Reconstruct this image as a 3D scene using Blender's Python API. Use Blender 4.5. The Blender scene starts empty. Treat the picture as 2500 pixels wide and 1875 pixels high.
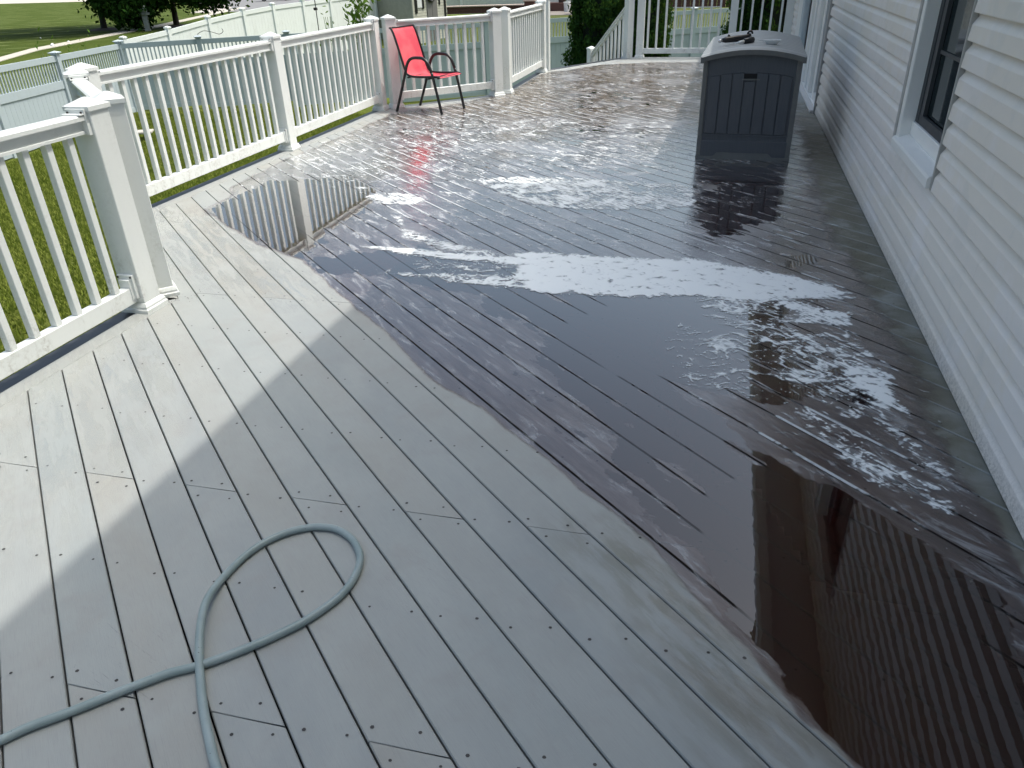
import bpy, bmesh, math, random
import numpy as np
from mathutils import Vector, Matrix
random.seed(7); rng = np.random.default_rng(7)
sc = bpy.context.scene
# ------------------------------------------------------------------ camera
cam_d = bpy.data.cameras.new('camera'); cam = bpy.data.objects.new('camera', cam_d)
sc.collection.objects.link(cam)
R = Vector((0.96658, 0.25451, -0.03093)); F = Vector((-0.2360, 0.8394, -0.4895)); F.normalize()
R = (R - F*R.dot(F)).normalized(); U = R.cross(F)
CAM = Vector((0, 0, 1.53))
cam.matrix_world = Matrix(((R.x, U.x, -F.x, 0), (R.y, U.y, -F.y, 0), (R.z, U.z, -F.z, 1.53), (0, 0, 0, 1)))
cam_d.sensor_width = 36; cam_d.lens = 26.27; cam_d.clip_start = .05; cam_d.clip_end = 1500
sc.camera = cam
# ------------------------------------------------------------------ world, sun, exposure
SUN = Vector((1, .5, 2.5)).normalized()
w = bpy.data.worlds.new('World'); sc.world = w; w.use_nodes = True
nt = w.node_tree; nt.nodes.clear()
sky = nt.nodes.new('ShaderNodeTexSky'); sky.sky_type = 'NISHITA'; sky.sun_disc = False
sky.sun_elevation = math.asin(SUN.z); sky.sun_rotation = math.atan2(SUN.x, SUN.y)
sky.air_density = 1.5; sky.dust_density = 10.0; sky.ozone_density = 4.5
bg = nt.nodes.new('ShaderNodeBackground'); bg.inputs[1].default_value = .15
wo = nt.nodes.new('ShaderNodeOutputWorld')
wb = nt.nodes.new('ShaderNodeMix'); wb.data_type = 'RGBA'; wb.blend_type = 'MULTIPLY'; wb.inputs[0].default_value = 1
wb.inputs[7].default_value = (.95, 1, .985, 1)          # white balance of the sky light
nt.links.new(sky.outputs[0], wb.inputs[6]); nt.links.new(wb.outputs[2], bg.inputs[0]); nt.links.new(bg.outputs[0], wo.inputs[0])
sl = bpy.data.lights.new('sun', 'SUN'); sl.energy = 2.0; sl.angle = math.radians(.53); sl.color = (1, .965, .9)
so = bpy.data.objects.new('sun', sl); sc.collection.objects.link(so)
so.rotation_euler = SUN.to_track_quat('Z', 'Y').to_euler(); so.location = (10, 5, 30)
sc.view_settings.view_transform = 'Standard'; sc.view_settings.look = 'None'
sc.view_settings.exposure = 0.54; sc.view_settings.gamma = 1
G = -1.75
# ------------------------------------------------------------------ helpers
def hexs(r, g, b): return (r, g, b, 1)
class NT:
    def __init__(s, name):
        s.m = bpy.data.materials.new(name); s.m.use_nodes = True; s.t = s.m.node_tree
        s.t.nodes.clear(); s.out = s.n('ShaderNodeOutputMaterial')
    def n(s, k, **kw):
        x = s.t.nodes.new(k)
        for a, v in kw.items(): setattr(x, a, v)
        return x
    def l(s, a, b): s.t.links.new(a, b)
    def put(s, sock, v):
        if hasattr(v, 'is_linked') or isinstance(v, bpy.types.NodeSocket): s.l(v, sock)
        elif v is not None: sock.default_value = v
    def math(s, op, a, b=None, c=None, clamp=False):
        x = s.n('ShaderNodeMath', operation=op, use_clamp=clamp)
        for i, v in enumerate((a, b, c)):
            if v is not None: s.put(x.inputs[i], v)
        return x.outputs[0]
    def ss(s, v, lo, hi):           # smoothstep lo..hi -> 0..1
        x = s.n('ShaderNodeMapRange', interpolation_type='SMOOTHSTEP')
        s.put(x.inputs[0], v); s.put(x.inputs[1], lo); s.put(x.inputs[2], hi)
        x.inputs[3].default_value = 0; x.inputs[4].default_value = 1
        return x.outputs[0]
    def noise(s, vec, scale, detail=4, rough=.55, dist=0):
        x = s.n('ShaderNodeTexNoise'); s.put(x.inputs['Vector'], vec)
        x.inputs['Scale'].default_value = scale; x.inputs['Detail'].default_value = detail
        x.inputs['Roughness'].default_value = rough; x.inputs['Distortion'].default_value = dist
        return x.outputs[0]
    def map(s, vec, scale=(1, 1, 1), rot=(0, 0, 0), loc=(0, 0, 0)):
        x = s.n('ShaderNodeMapping'); s.put(x.inputs['Vector'], vec)
        for k, v in (('Scale', scale), ('Rotation', rot), ('Location', loc)):
            s.put(x.inputs[k], v)
        return x.outputs[0]
    def mix(s, f, a, b, mode='MIX'):
        x = s.n('ShaderNodeMix', data_type='RGBA', blend_type=mode)
        s.put(x.inputs[0], f); s.put(x.inputs[6], a); s.put(x.inputs[7], b)
        return x.outputs[2]
    def ramp(s, v, stops):
        x = s.n('ShaderNodeValToRGB'); s.put(x.inputs[0], v)
        e = x.color_ramp.elements
        while len(e) < len(stops): e.new(.5)
        for q, (p, c) in zip(e, stops): q.position = p; q.color = c
        return x.outputs[0]
    def bump(s, h, strength=.3, dist=.01, normal=None):
        x = s.n('ShaderNodeBump'); s.put(x.inputs['Height'], h)
        x.inputs['Strength'].default_value = strength; x.inputs['Distance'].default_value = dist
        if normal is not None: s.l(normal, x.inputs['Normal'])
        return x.outputs[0]
    def bsdf(s, color, rough=.5, normal=None, metal=0, spec=.5, **kw):
        x = s.n('ShaderNodeBsdfPrincipled')
        s.put(x.inputs['Base Color'], color); s.put(x.inputs['Roughness'], rough)
        s.put(x.inputs['Metallic'], metal); s.put(x.inputs['Specular IOR Level'], spec)
        if normal is not None: s.l(normal, x.inputs['Normal'])
        for k, v in kw.items(): s.put(x.inputs[k.replace('_', ' ')], v)
        s.l(x.outputs[0], s.out.inputs[0]); return x
    def obj(s): return s.n('ShaderNodeTexCoord').outputs['Object']
    def pos(s): return s.n('ShaderNodeNewGeometry').outputs['Position']
    def rnd(s): return s.n('ShaderNodeObjectInfo').outputs['Random']

def lk(o): sc.collection.objects.link(o); return o
def tag(o, label=None, cat=None, group=None, kind=None):
    if label: o['label'] = label
    if cat: o['category'] = cat
    if group: o['group'] = group
    if kind: o['kind'] = kind
    return o
def thing(name, loc=(0, 0, 0), rz=0, label=None, cat=None, group=None, kind=None, parent=None):
    o = bpy.data.objects.new(name, None); o.location = loc; o.rotation_euler = (0, 0, rz)
    o.empty_display_size = .1
    lk(o); tag(o, label, cat, group, kind)
    if parent: o.parent = parent
    return o
def ob(name, me, mat=None, parent=None, loc=(0, 0, 0), rz=0, kind=None):
    if isinstance(me, bmesh.types.BMesh):
        m = bpy.data.meshes.new(name); me.to_mesh(m); me.free(); me = m
    o = bpy.data.objects.new(name, me); lk(o)
    if mat is not None and not me.materials: me.materials.append(mat)
    o.location = loc; o.rotation_euler = (0, 0, rz)
    if parent: o.parent = parent
    if kind: o['kind'] = kind
    return o
def mesh(name, v, f, mat=None, smooth=False):
    m = bpy.data.meshes.new(name); m.from_pydata([tuple(x) for x in v], [], [tuple(x) for x in f]); m.update()
    if mat is not None: m.materials.append(mat)
    if smooth: m.polygons.foreach_set('use_smooth', [True]*len(m.polygons))
    return m
def box(bm, x0, x1, y0, y1, z0, z1, bev=0, M=None):
    r = bmesh.ops.create_cube(bm, size=1)['verts']
    for v in r:
        v.co = Vector(((x0+x1)/2+v.co.x*(x1-x0), (y0+y1)/2+v.co.y*(y1-y0), (z0+z1)/2+v.co.z*(z1-z0)))
        if M is not None: v.co = M @ v.co
    if bev:
        e = list({e for v in r for e in v.link_edges})
        bmesh.ops.bevel(bm, geom=e, offset=bev, segments=1, affect='EDGES', profile=.5)
    return bm
def boxm(*a, **k): return box(bmesh.new(), *a, **k)
def prism(bm, prof, y0, y1, axis='y'):
    """profile of (x,z) points swept along y"""
    a = [bm.verts.new((p[0], y0, p[1])) for p in prof]; b = [bm.verts.new((p[0], y1, p[1])) for p in prof]
    n = len(prof)
    for i in range(n): bm.faces.new((a[i], a[(i+1) % n], b[(i+1) % n], b[i]))
    bm.faces.new(a[::-1]); bm.faces.new(b)
    bmesh.ops.recalc_face_normals(bm, faces=bm.faces)
    return bm
def tube(path, r, seg=10, name='tube', mat=None, closed=False, flat=None):
    P = [Vector(p) for p in path]; n = len(P); V = []; Fc = []
    up = Vector((0, 0, 1)); rr = r if isinstance(r, (list, tuple)) else [r]*n
    prev = None
    for i, p in enumerate(P):
        t = (P[min(i+1, n-1)] - P[max(i-1, 0)]).normalized()
        if prev is None:
            a = t.cross(up) if abs(t.z) < .95 else t.cross(Vector((1, 0, 0)))
            a.normalize()
        else:
            a = (prev - t*prev.dot(t)).normalized()
        prev = a; b = t.cross(a)
        for k in range(seg):
            th = 2*math.pi*k/seg
            V.append(p + a*math.cos(th)*rr[i] + b*math.sin(th)*rr[i]*(flat or 1))
    for i in range(n-1):
        for k in range(seg):
            k2 = (k+1) % seg
            Fc.append((i*seg+k, i*seg+k2, (i+1)*seg+k2, (i+1)*seg+k))
    Fc.append(tuple(range(seg))[::-1]); Fc.append(tuple(range((n-1)*seg, n*seg)))
    return mesh(name, V, Fc, mat, True)
def smooth_path(pts, n=6):
    P = [Vector(p) for p in pts]; out = []
    for i in range(len(P)-1):
        p0, p1, p2, p3 = P[max(i-1, 0)], P[i], P[i+1], P[min(i+2, len(P)-1)]
        for k in range(n):
            t = k/n
            out.append(.5*((2*p1)+(-p0+p2)*t+(2*p0-5*p1+4*p2-p3)*t*t+(-p0+3*p1-3*p2+p3)*t**3))
    out.append(P[-1]); return out
def clip(poly, n, c):
    out = []
    for i in range(len(poly)):
        a, b = poly[i], poly[(i+1) % len(poly)]
        da, db = a[0]*n[0]+a[1]*n[1]-c, b[0]*n[0]+b[1]*n[1]-c
        if da <= 0: out.append(a)
        if da*db < 0:
            t = da/(da-db); out.append((a[0]+(b[0]-a[0])*t, a[1]+(b[1]-a[1])*t))
    return out
def dedupe(poly, e=1e-4):
    o = []
    for p in poly:
        if not o or math.hypot(p[0]-o[-1][0], p[1]-o[-1][1]) > e: o.append(p)
    if len(o) > 1 and math.hypot(o[0][0]-o[-1][0], o[0][1]-o[-1][1]) <= e: o.pop()
    return o
# ------------------------------------------------------------------ materials
def m_vinyl(name, col, rough=.35, dirt=.5, dcol=(.36, .35, .31, 1)):
    m = NT(name); p = m.pos()
    a = m.noise(m.map(p, (1, 1, .35)), 9, 6, .65); b = m.noise(p, 60, 3, .7)
    z = m.n('ShaderNodeSeparateXYZ'); m.l(p, z.inputs[0])
    low = m.ss(z.outputs[2], .55, .0)
    f = m.math('MULTIPLY', m.ss(a, .42, .72), m.ss(b, .35, .75))
    f = m.math('MULTIPLY', f, m.math('ADD', m.math('MULTIPLY', low, .95*dirt), .3*dirt), clamp=True)
    c = m.mix(f, col, dcol)
    m.bsdf(c, m.math('ADD', m.math('MULTIPLY', a, .15), rough-.07), m.bump(m.noise(p, 220, 2), .05, .001)); return m.m
WHITE = m_vinyl('white_vinyl', (.70, .725, .71, 1), .35, .8)
WHITE2 = m_vinyl('white_fence_vinyl', (.76, .80, .78, 1), .4, .35)
GREYV = m_vinyl('grey_fence_vinyl_shaded', (.30, .375, .40, 1), .45, .3, (.2, .22, .2, 1))  # darker copy of the fence grey, its shaded side put into the colour
GREYP = m_vinyl('grey_fence_vinyl_sunlit', (.43, .495, .53, 1), .45, .3, (.25, .28, .25, 1))  # lighter copy of the fence grey, sunlight put into the colour
TRIMW = m_vinyl('white_window_vinyl', (.85, .84, .81, 1), .3, .3)
def m_plain(name, col, rough=.5, metal=0, bump=.0, bs=80, var=.0):
    m = NT(name); p = m.pos(); n = None
    if bump: n = m.bump(m.noise(p, bs, 3), bump, .003)
    c = col
    if var: c = m.mix(m.ss(m.noise(p, 7, 5), .3, .75), col, (col[0]*(1-var), col[1]*(1-var), col[2]*(1-var), 1))
    m.bsdf(c, rough, n, metal); return m.m
BLACK = m_plain('dark_void', (.012, .011, .012, 1), .9)
SCREW = m_plain('screw_head', (.045, .04, .04, 1), .5, .3)
FASCIA = m_plain('dark_fascia', (.05, .052, .06, 1), .35, 0, .2, 60, .3)
METAL_BLACK = m_plain('black_powder_coat', (.012, .012, .014, 1), .32, .0, .05, 300)
CHROME = m_plain('brushed_metal', (.55, .56, .58, 1), .3, .9)

def m_board():
    m = NT('composite_board'); o = m.obj(); r = m.rnd(); p = m.pos()
    off = m.n('ShaderNodeCombineXYZ'); m.l(m.math('MULTIPLY', r, 37.), off.inputs[0]); m.l(m.math('MULTIPLY', r, 11.), off.inputs[1])
    v = m.n('ShaderNodeVectorMath', operation='ADD'); m.l(o, v.inputs[0]); m.l(off.outputs[0], v.inputs[1]); v = v.outputs[0]
    grain = m.noise(m.map(v, (1.6, 60, 1)), 9, 6, .62, .15)
    fine = m.noise(m.map(v, (6, 110, 1)), 12, 3, .7)
    speck = m.noise(v, 260, 2, .8)
    blot = m.noise(m.map(v, (1, 1.6, 1)), 2.3, 6, .6, .4)
    blot2 = m.noise(p, 5.5, 6, .62, .3)
    base = m.ramp(r, [(0, (.28, .30, .305, 1)), (.3, (.31, .325, .32, 1)), (.62, (.33, .325, .30, 1)), (.82, (.30, .325, .325, 1)), (1, (.295, .28, .25, 1))])
    c = m.mix(m.ss(blot, .25, .8), base, (.345, .36, .35, 1))
    c = m.mix(m.math('MULTIPLY', m.ss(blot2, .47, .75), .4), c, (.29, .28, .265, 1))
    c = m.mix(m.math('MULTIPLY', m.ss(grain, .45, .75), .38), c, (.24, .24, .24, 1))
    c = m.mix(m.math('MULTIPLY', m.ss(speck, .6, .8), .25), c, (.2, .2, .2, 1))
    # thin scratches across the boards
    sv = m.map(p, (1, 1, 1), (0, 0, .35)); sn = m.noise(m.map(sv, (1.2, 30, 1)), 3.1, 2, .4)
    sc_ = m.math('MULTIPLY', m.ss(m.math('ABSOLUTE', m.math('SUBTRACT', sn, .5)), .004, .0), m.ss(m.noise(p, 1.7, 2), .55, .7))
    c = m.mix(m.math('MULTIPLY', sc_, .5), c, (.14, .14, .15, 1))
    h = m.math('ADD', m.math('MULTIPLY', grain, .7), m.math('MULTIPLY', fine, .5))
    n = m.bump(h, .35, .0015)
    m.bsdf(c, m.math('SUBTRACT', .66, m.math('MULTIPLY', blot, .2)), n, 0, .45); return m.m
BOARD = m_board()

def m_siding():
    m = NT('vinyl_siding'); p = m.pos(); r = m.rnd()
    g = m.noise(m.map(p, (1, 2, 60)), 6, 4, .6)
    st = m.noise(m.map(p, (1, 1.1, .9)), 1.6, 6, .6, .4)
    st2 = m.noise(m.map(p, (1, 1.6, 1.3)), 2.4, 6, .65, .4)
    c = m.mix(m.ss(st, .46, .54), (.78, .725, .65, 1), (.80, .755, .71, 1))
    c = m.mix(m.math('MULTIPLY', m.ss(st2, .54, .62), .4), c, (.67, .65, .60, 1))
    c = m.mix(m.math('MULTIPLY', r, .22), c, (.74, .68, .645, 1))
    z = m.n('ShaderNodeSeparateXYZ'); m.l(p, z.inputs[0])
    dirt = m.math('MULTIPLY', m.ss(z.outputs[2], .12, .0), m.ss(m.noise(p, 70, 4, .8), .42, .62))
    c = m.mix(m.math('MULTIPLY', dirt, .55), c, (.2, .19, .17, 1))
    m.bsdf(c, .42, m.bump(g, .12, .001)); return m.m
SIDING = m_siding()

def m_glass():
    m = NT('window_glass'); 
    p = m.pos(); sp = m.ss(m.noise(p, 120, 2, .8), .74, .78)
    x = m.bsdf(m.mix(m.math('MULTIPLY', sp, .35), (.012, .02, .022, 1), (.25, .28, .28, 1)), m.math('ADD', m.math('MULTIPLY', m.noise(p, 8, 4), .06), .03), None, 0, .6); return m.m
GLASS = m_glass()
SCREENM = m_plain('insect_screen', (.035, .04, .046, 1), .6)
def m_box(name, c1, c2, gx):
    m = NT(name); o = m.obj()
    g = m.noise(m.map(o, gx), 5, 6, .65, .2)
    c = m.mix(m.ss(g, .35, .7), c1, c2)
    m.bsdf(c, .48, m.bump(g, .3, .002)); return m.m
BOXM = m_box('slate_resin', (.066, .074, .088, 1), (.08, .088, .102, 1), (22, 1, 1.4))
BOXRIM = m_box('slate_resin_rim', (.12, .125, .125, 1), (.14, .145, .14, 1), (4, 4, 4))  # lighter than the panels to paint in highlights along the edges
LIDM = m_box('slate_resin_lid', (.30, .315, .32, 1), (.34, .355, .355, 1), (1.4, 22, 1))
def m_sling():
    m = NT('red_sling_fabric'); o = m.obj()
    wv = m.n('ShaderNodeTexChecker'); m.l(m.map(o, (1, 1, 1)), wv.inputs[0]); wv.inputs['Scale'].default_value = 420
    b = m.noise(o, 6, 3)
    c = m.mix(m.ss(b, .35, .7), (.76, .085, .125, 1), (.88, .15, .18, 1))
    c = m.mix(m.math('MULTIPLY', wv.outputs[1], .12), c, (.5, .02, .05, 1))
    d = m.bsdf(c, .55)
    d2 = m.n('ShaderNodeBsdfTranslucent'); m.l(c, d2.inputs[0])
    mx = m.n('ShaderNodeMixShader'); mx.inputs[0].default_value = .25
    m.l(d.outputs[0], mx.inputs[1]); m.l(d2.outputs[0], mx.inputs[2]); m.l(mx.outputs[0], m.out.inputs[0]); return m.m
SLING = m_sling()
def m_hose():
    m = NT('hose_rubber'); p = m.pos()
    c = m.mix(m.ss(m.noise(p, 9, 4), .3, .7), (.22, .285, .29, 1), (.29, .35, .36, 1))
    c = m.mix(m.math('MULTIPLY', m.ss(m.noise(p, 150, 2, .8), .68, .74), .7), c, (.03, .04, .04, 1))
    m.bsdf(c, .38, m.bump(m.noise(p, 120, 2), .1, .002)); return m.m
HOSE = m_hose()
def m_leaf(name, a, b, trans=.35):
    m = NT(name); g = m.n('ShaderNodeNewGeometry'); 
    f = m.ss(m.noise(g.outputs['Position'], 3.0, 4), .3, .7)
    c = m.mix(m.math('ADD', m.math('MULTIPLY', g.outputs['Random Per Island'], .6), m.math('MULTIPLY', f, .4)), a, b)
    d = m.n('ShaderNodeBsdfDiffuse'); m.l(c, d.inputs[0]); t = m.n('ShaderNodeBsdfTranslucent'); m.l(m.mix(.5, c, (.12, .2, .02, 1)), t.inputs[0])
    mx = m.n('ShaderNodeMixShader'); mx.inputs[0].default_value = trans
    m.l(d.outputs[0], mx.inputs[1]); m.l(t.outputs[0], mx.inputs[2]); m.l(mx.outputs[0], m.out.inputs[0]); return m.m
LEAF = m_leaf('tree_leaf', (.012, .035, .01, 1), (.03, .075, .015, 1), .2)
CEDAR = m_leaf('arborvitae_leaf', (.014, .042, .018, 1), (.045, .105, .022, 1), .25)
LEAFY = m_leaf('shrub_leaf', (.05, .12, .02, 1), (.14, .24, .04, 1))
GRASSM = m_leaf('grass_blade', (.12, .165, .022, 1), (.26, .29, .07, 1), .3)
BARK = m_plain('bark', (.05, .042, .035, 1), .9, 0, .6, 20, .4)
def m_ground():
    m = NT('lawn'); p = m.pos()
    a = m.noise(p, .35, 5, .6); b = m.noise(p, 3.5, 5, .65); c = m.noise(m.map(p, (1, 1.7, 1)), 38, 4, .8)
    col = m.mix(m.ss(a, .35, .65), (.125, .155, .028, 1), (.165, .19, .04, 1))
    col = m.mix(m.math('MULTIPLY', m.ss(b, .5, .75), .5), col, (.19, .20, .055, 1))
    col = m.mix(m.math('MULTIPLY', m.ss(c, .62, .4), .7), col, (.05, .08, .008, 1))
    # mowing stripes on the far lawn
    sx = m.n('ShaderNodeSeparateXYZ'); m.l(m.map(p, (1, 1, 1), (0, 0, .95)), sx.inputs[0])
    s = m.ss(m.math('SINE', m.math('MULTIPLY', sx.outputs[0], 2.1)), .8, .98)
    far = m.ss(m.n('ShaderNodeSeparateXYZ').outputs[0], 0, 1)
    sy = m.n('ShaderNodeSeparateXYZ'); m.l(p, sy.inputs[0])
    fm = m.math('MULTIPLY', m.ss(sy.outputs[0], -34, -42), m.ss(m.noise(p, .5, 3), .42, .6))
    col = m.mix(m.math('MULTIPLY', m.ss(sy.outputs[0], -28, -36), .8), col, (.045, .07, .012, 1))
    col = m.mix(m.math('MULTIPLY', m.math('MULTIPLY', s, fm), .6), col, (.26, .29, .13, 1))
    # dry yellowish lawn in the yard behind the grey fence
    dm = m.math('MULTIPLY', m.ss(sy.outputs[0], -15, -12), m.ss(sy.outputs[1], 24.5, 27))
    col = m.mix(m.math('MULTIPLY', dm, .6), col, (.075, .085, .038, 1))
    m.bsdf(col, .9, m.bump(c, .8, .05), 0, .1); return m.m
LAWN = m_ground()
def m_conc(name, a, b, sc_=6, rough=.9):
    m = NT(name); p = m.pos(); n = m.noise(p, sc_, 6, .65)
    m.bsdf(m.mix(n, a, b), rough, m.bump(m.noise(p, 60, 3), .3, .004)); return m.m
CONC = m_conc('sidewalk_concrete', (.40, .37, .32, 1), (.50, .47, .41, 1))
ASPH = m_conc('asphalt', (.16, .16, .165, 1), (.22, .22, .22, 1))
SOIL = m_conc('mulch', (.03, .022, .016, 1), (.07, .05, .035, 1), 20)
PATIO = m_conc('patio_pavers', (.16, .14, .125, 1), (.24, .21, .19, 1), 12)
BRICKR = m_conc('red_brown_brick', (.07, .032, .026, 1), (.13, .065, .052, 1), 18)
BRICKC = m_conc('pink_capstone', (.42, .33, .29, 1), (.52, .43, .38, 1), 12)
PWALL = m_plain('pale_painted_wall', (.62, .64, .6, 1), .7, 0, 0, 80, .12)
TEAL = m_plain('teal_glazed_pot', (.04, .15, .15, 1), .4)
TERRA = m_plain('brown_plastic_pot', (.055, .035, .03, 1), .5)
SHEDG = m_plain('shed_vinyl_sage', (.27, .28, .225, 1), .55, 0, 0, 80, .15)
SHEDC = m_plain('shed_vinyl_cream', (.50, .49, .41, 1), .55, 0, 0, 80, .1)
SHEDD = m_plain('shed_door_grey', (.16, .155, .15, 1), .5)
GREYMB = m_plain('weathered_grey_post', (.24, .27, .26, 1), .7, 0, .3, 30, .25)
PLASTW = m_plain('white_plastic', (.7, .71, .7, 1), .4)
ACM = m_plain('ac_cabinet', (.38, .43, .42, 1), .5)
ROOFM = m_conc('roof_shingle', (.06, .055, .05, 1), (.1, .09, .085, 1), 14)
CARP = m_plain('black_car_paint', (.015, .015, .018, 1), .15)
TYRE = m_plain('tyre_rubber', (.02, .02, .02, 1), .8)
# ================================================================== DECK
NW = (0.68006, 0.73315); DW = (0.73315, -0.68006); C0 = -0.44564; PIT = 0.141689
LX, FX, WX = -2.762, -4.012, 1.0            # inner edge of the border boards, near / far bay, house wall
DECK = [(LX, -1.6), (WX-.004, -1.6), (WX-.004, 14.66), (-1.74, 14.66), (-2.79, 12.86), (LX, 12.8), (LX, 10.40), (FX, 9.15), (FX, 4.43), (LX, 3.18)]
deck = thing('deck', (0, 0, 0), 0, 'grey composite plank deck, wet and soapy along the middle, beside the vinyl sided house', None, None, 'structure')
def plank(poly_full, poly_top, name='board', z=0, rot=math.atan2(DW[1], DW[0])):
    cx = sum(p[0] for p in poly_full)/len(poly_full); cy = sum(p[1] for p in poly_full)/len(poly_full)
    ca, sa = math.cos(-rot), math.sin(-rot)
    def L(p, zz):
        x, y = p[0]-cx, p[1]-cy; return (x*ca-y*sa, x*sa+y*ca, zz)
    n = len(poly_full); V = [L(p, -.0035) for p in poly_full]+[L(p, -.025) for p in poly_full]
    Fc = [tuple(range(2*n-1, n-1, -1))]
    for i in range(n):
        j = (i+1) % n; Fc.append((i, i+n, j+n, j))
    if len(poly_top) == n:
        V += [L(p, 0) for p in poly_top]; Fc.append(tuple(range(2*n, 3*n)))
        for i in range(n):
            j = (i+1) % n; Fc.append((i, j, j+2*n, i+2*n))
    else:
        Fc.append(tuple(range(n)))
    me = mesh(name, V, Fc)
    bm = bmesh.new(); bm.from_mesh(me); bmesh.ops.recalc_face_normals(bm, faces=bm.faces); bm.to_mesh(me); bm.free()
    return ob(name, me, BOARD, deck, (cx, cy, z), rot)
JN = (-.0377, .99929); jv = lambda m: .975+.398*m
rows = {m: None for m in ()}
JROW = [(-3, 0), (0, 1), (2, 0), (6, 1), (9, 0), (13, 1), (15.9, 0), (20, 1), (23, 0), (27, 1), (30, 0), (33, 1)]   # joist index, parity of the boards that end there
kmin, kmax = -14, 84
for k in range(kmin, kmax):
    a, b = C0+PIT*k+.0024, C0+PIT*(k+1)-.0024
    base = clip(clip(DECK, (-NW[0], -NW[1]), -a), NW, b)
    if len(base) < 3: continue
    cuts = [jv(m) for m, par in JROW if par == k % 2]
    lo = -99
    for c in cuts+[99]:
        s = base
        if lo > -90: s = clip(s, (-JN[0], -JN[1]), -(lo+.002))
        if c < 90: s = clip(s, JN, c-.002)
        lo = c
        s = dedupe(s)
        if len(s) < 3: continue
        ar = abs(sum(s[i][0]*s[(i+1) % len(s)][1]-s[(i+1) % len(s)][0]*s[i][1] for i in range(len(s))))/2
        if ar < .004: continue
        t = clip(clip(s, (-NW[0], -NW[1]), -(a+.003)), NW, b-.003)
        # inset only along the long sides; keep vertex order by nudging
        tt = []
        for p in s:
            q = p[0]*NW[0]+p[1]*NW[1]; d = 0
            if q-a < 1e-4: d = .0028
            elif b-q < 1e-4: d = -.0028
            tt.append((p[0]+NW[0]*d, p[1]+NW[1]*d))
        plank(s, tt, 'board', random.uniform(-.0006, .0006))
# border boards round the open edge (picture frame)
def border(p, q, wd, inner):
    p, q = Vector(p), Vector(q); d = (q-p).normalized(); n = Vector((-d.y, d.x))
    L = (q-p).length; cuts = [0]
    while L-cuts[-1] > 4.2: cuts.append(cuts[-1]+3.4)
    cuts.append(L)
    for a, b in zip(cuts[:-1], cuts[1:]):
        A, B = p+d*(a+.001), p+d*(b-.001)
        s = [tuple(A+n*.003), tuple(B+n*.003), tuple(B+n*wd), tuple(A+n*wd)]
        t = [tuple(A+n*.006), tuple(B+n*.006), tuple(B+n*(wd-.003)), tuple(A+n*(wd-.003))]
        s.reverse(); t.reverse()
        plank(s, t, 'border_board', 0, math.atan2(d.y, d.x))
EDGE = [(LX, -1.6), (LX, 3.18), (FX, 4.43), (FX, 9.15), (LX, 10.40), (LX, 12.8)]
for a, b in zip(EDGE[:-1], EDGE[1:]):
    if (Vector(a)-Vector(b)).length > .5: border(a, b, .103, True)
# dark rim joist, and a black sheet painting the shade under the planks
def offs(poly, d):
    out = []; n = len(poly)
    for i in range(n):
        p0, p1, p2 = Vector(poly[i-1]), Vector(poly[i]), Vector(poly[(i+1) % n])
        e1 = (p1-p0).normalized(); e2 = (p2-p1).normalized(); n1 = Vector((e1.y, -e1.x)); n2 = Vector((e2.y, -e2.x))
        m = (n1+n2).normalized(); out.append(tuple(p1+m*(d/max(.3, m.dot(n1)))))
    return out
rim = offs(DECK, .105); rim = [(min(x, WX-.006), y) for x, y in rim]
V = [(x, y, -.012) for x, y in rim]+[(x, y, -.012) for x, y in offs(DECK, .07)]
bm = bmesh.new(); n = len(rim)
ring = offs(DECK, .215); ring = [(min(x, WX-.006), y) for x, y in ring]
o1 = [bm.verts.new((x, y, -.014)) for x, y in ring]; o2 = [bm.verts.new((x, y, -.32)) for x, y in ring]
i1 = [bm.verts.new((x, y, -.014)) for x, y in rim]
i2 = [bm.verts.new((x, y, -.32)) for x, y in rim]
for i in range(n):
    j = (i+1) % n
    bm.faces.new((o1[i], o1[j], i1[j], i1[i])); bm.faces.new((o1[i], o2[i], o2[j], o1[j])); bm.faces.new((i1[i], i1[j], i2[j], i2[i]))
bmesh.ops.recalc_face_normals(bm, faces=bm.faces)
ob('rim_joist', bm, FASCIA, deck)
from mathutils.geometry import tessellate_polygon
up_ = [Vector((x, y, -.06)) for x, y in offs(DECK, .1)]
ob('underdeck_shade', mesh('underdeck_shade', up_, tessellate_polygon([up_])), BLACK, deck)
for (x, y) in [(-2.9, .5), (-2.9, 3.1), (-4.0, 4.5), (-4.0, 6.8), (-4.0, 9), (-2.9, 10.4), (-2.9, 12.6), (-1.7, 14.5), (.9, 14.5)]:
    ob('support_post', boxm(-.07, .07, -.07, .07, G-.1, -.06), FASCIA, deck, (x, y, 0))
# screws on every joist, joined
V, Fc = [], []
for m in range(-5, 34):
    for k in range(kmin, kmax):
        for fr in (.2, .79):
            nn = C0+PIT*(k+fr+random.uniform(-.03, .03)); v = jv(m)+random.uniform(-.012, .012)
            # solve NW.p = nn ; JN.p = v
            det = NW[0]*JN[1]-NW[1]*JN[0]; x = (nn*JN[1]-NW[1]*v)/det; y = (NW[0]*v-nn*JN[0])/det
            if not (-.5 < y < 10.5) or x > .93 or x < (FX+.08 if 4.4 < y < 9 else LX+.05): continue
            if y > 12: continue
            joint = [mm for mm, par in JROW if abs(mm-m) < .2 and par == k % 2]
            for dv in ((-.05, .05) if joint else (0,)):
                X = x+(dv*1.0)*DW[0]*-1; Y = y+dv*DW[1]*-1
                r = random.uniform(.0036, .005); s = len(V)
                for q in range(6):
                    an = q*math.pi/3+random.random()*.3; V.append((X+r*math.cos(an)*1.1, Y+r*math.sin(an), .0010))
                Fc.append(tuple(range(s, s+6)))
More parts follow.
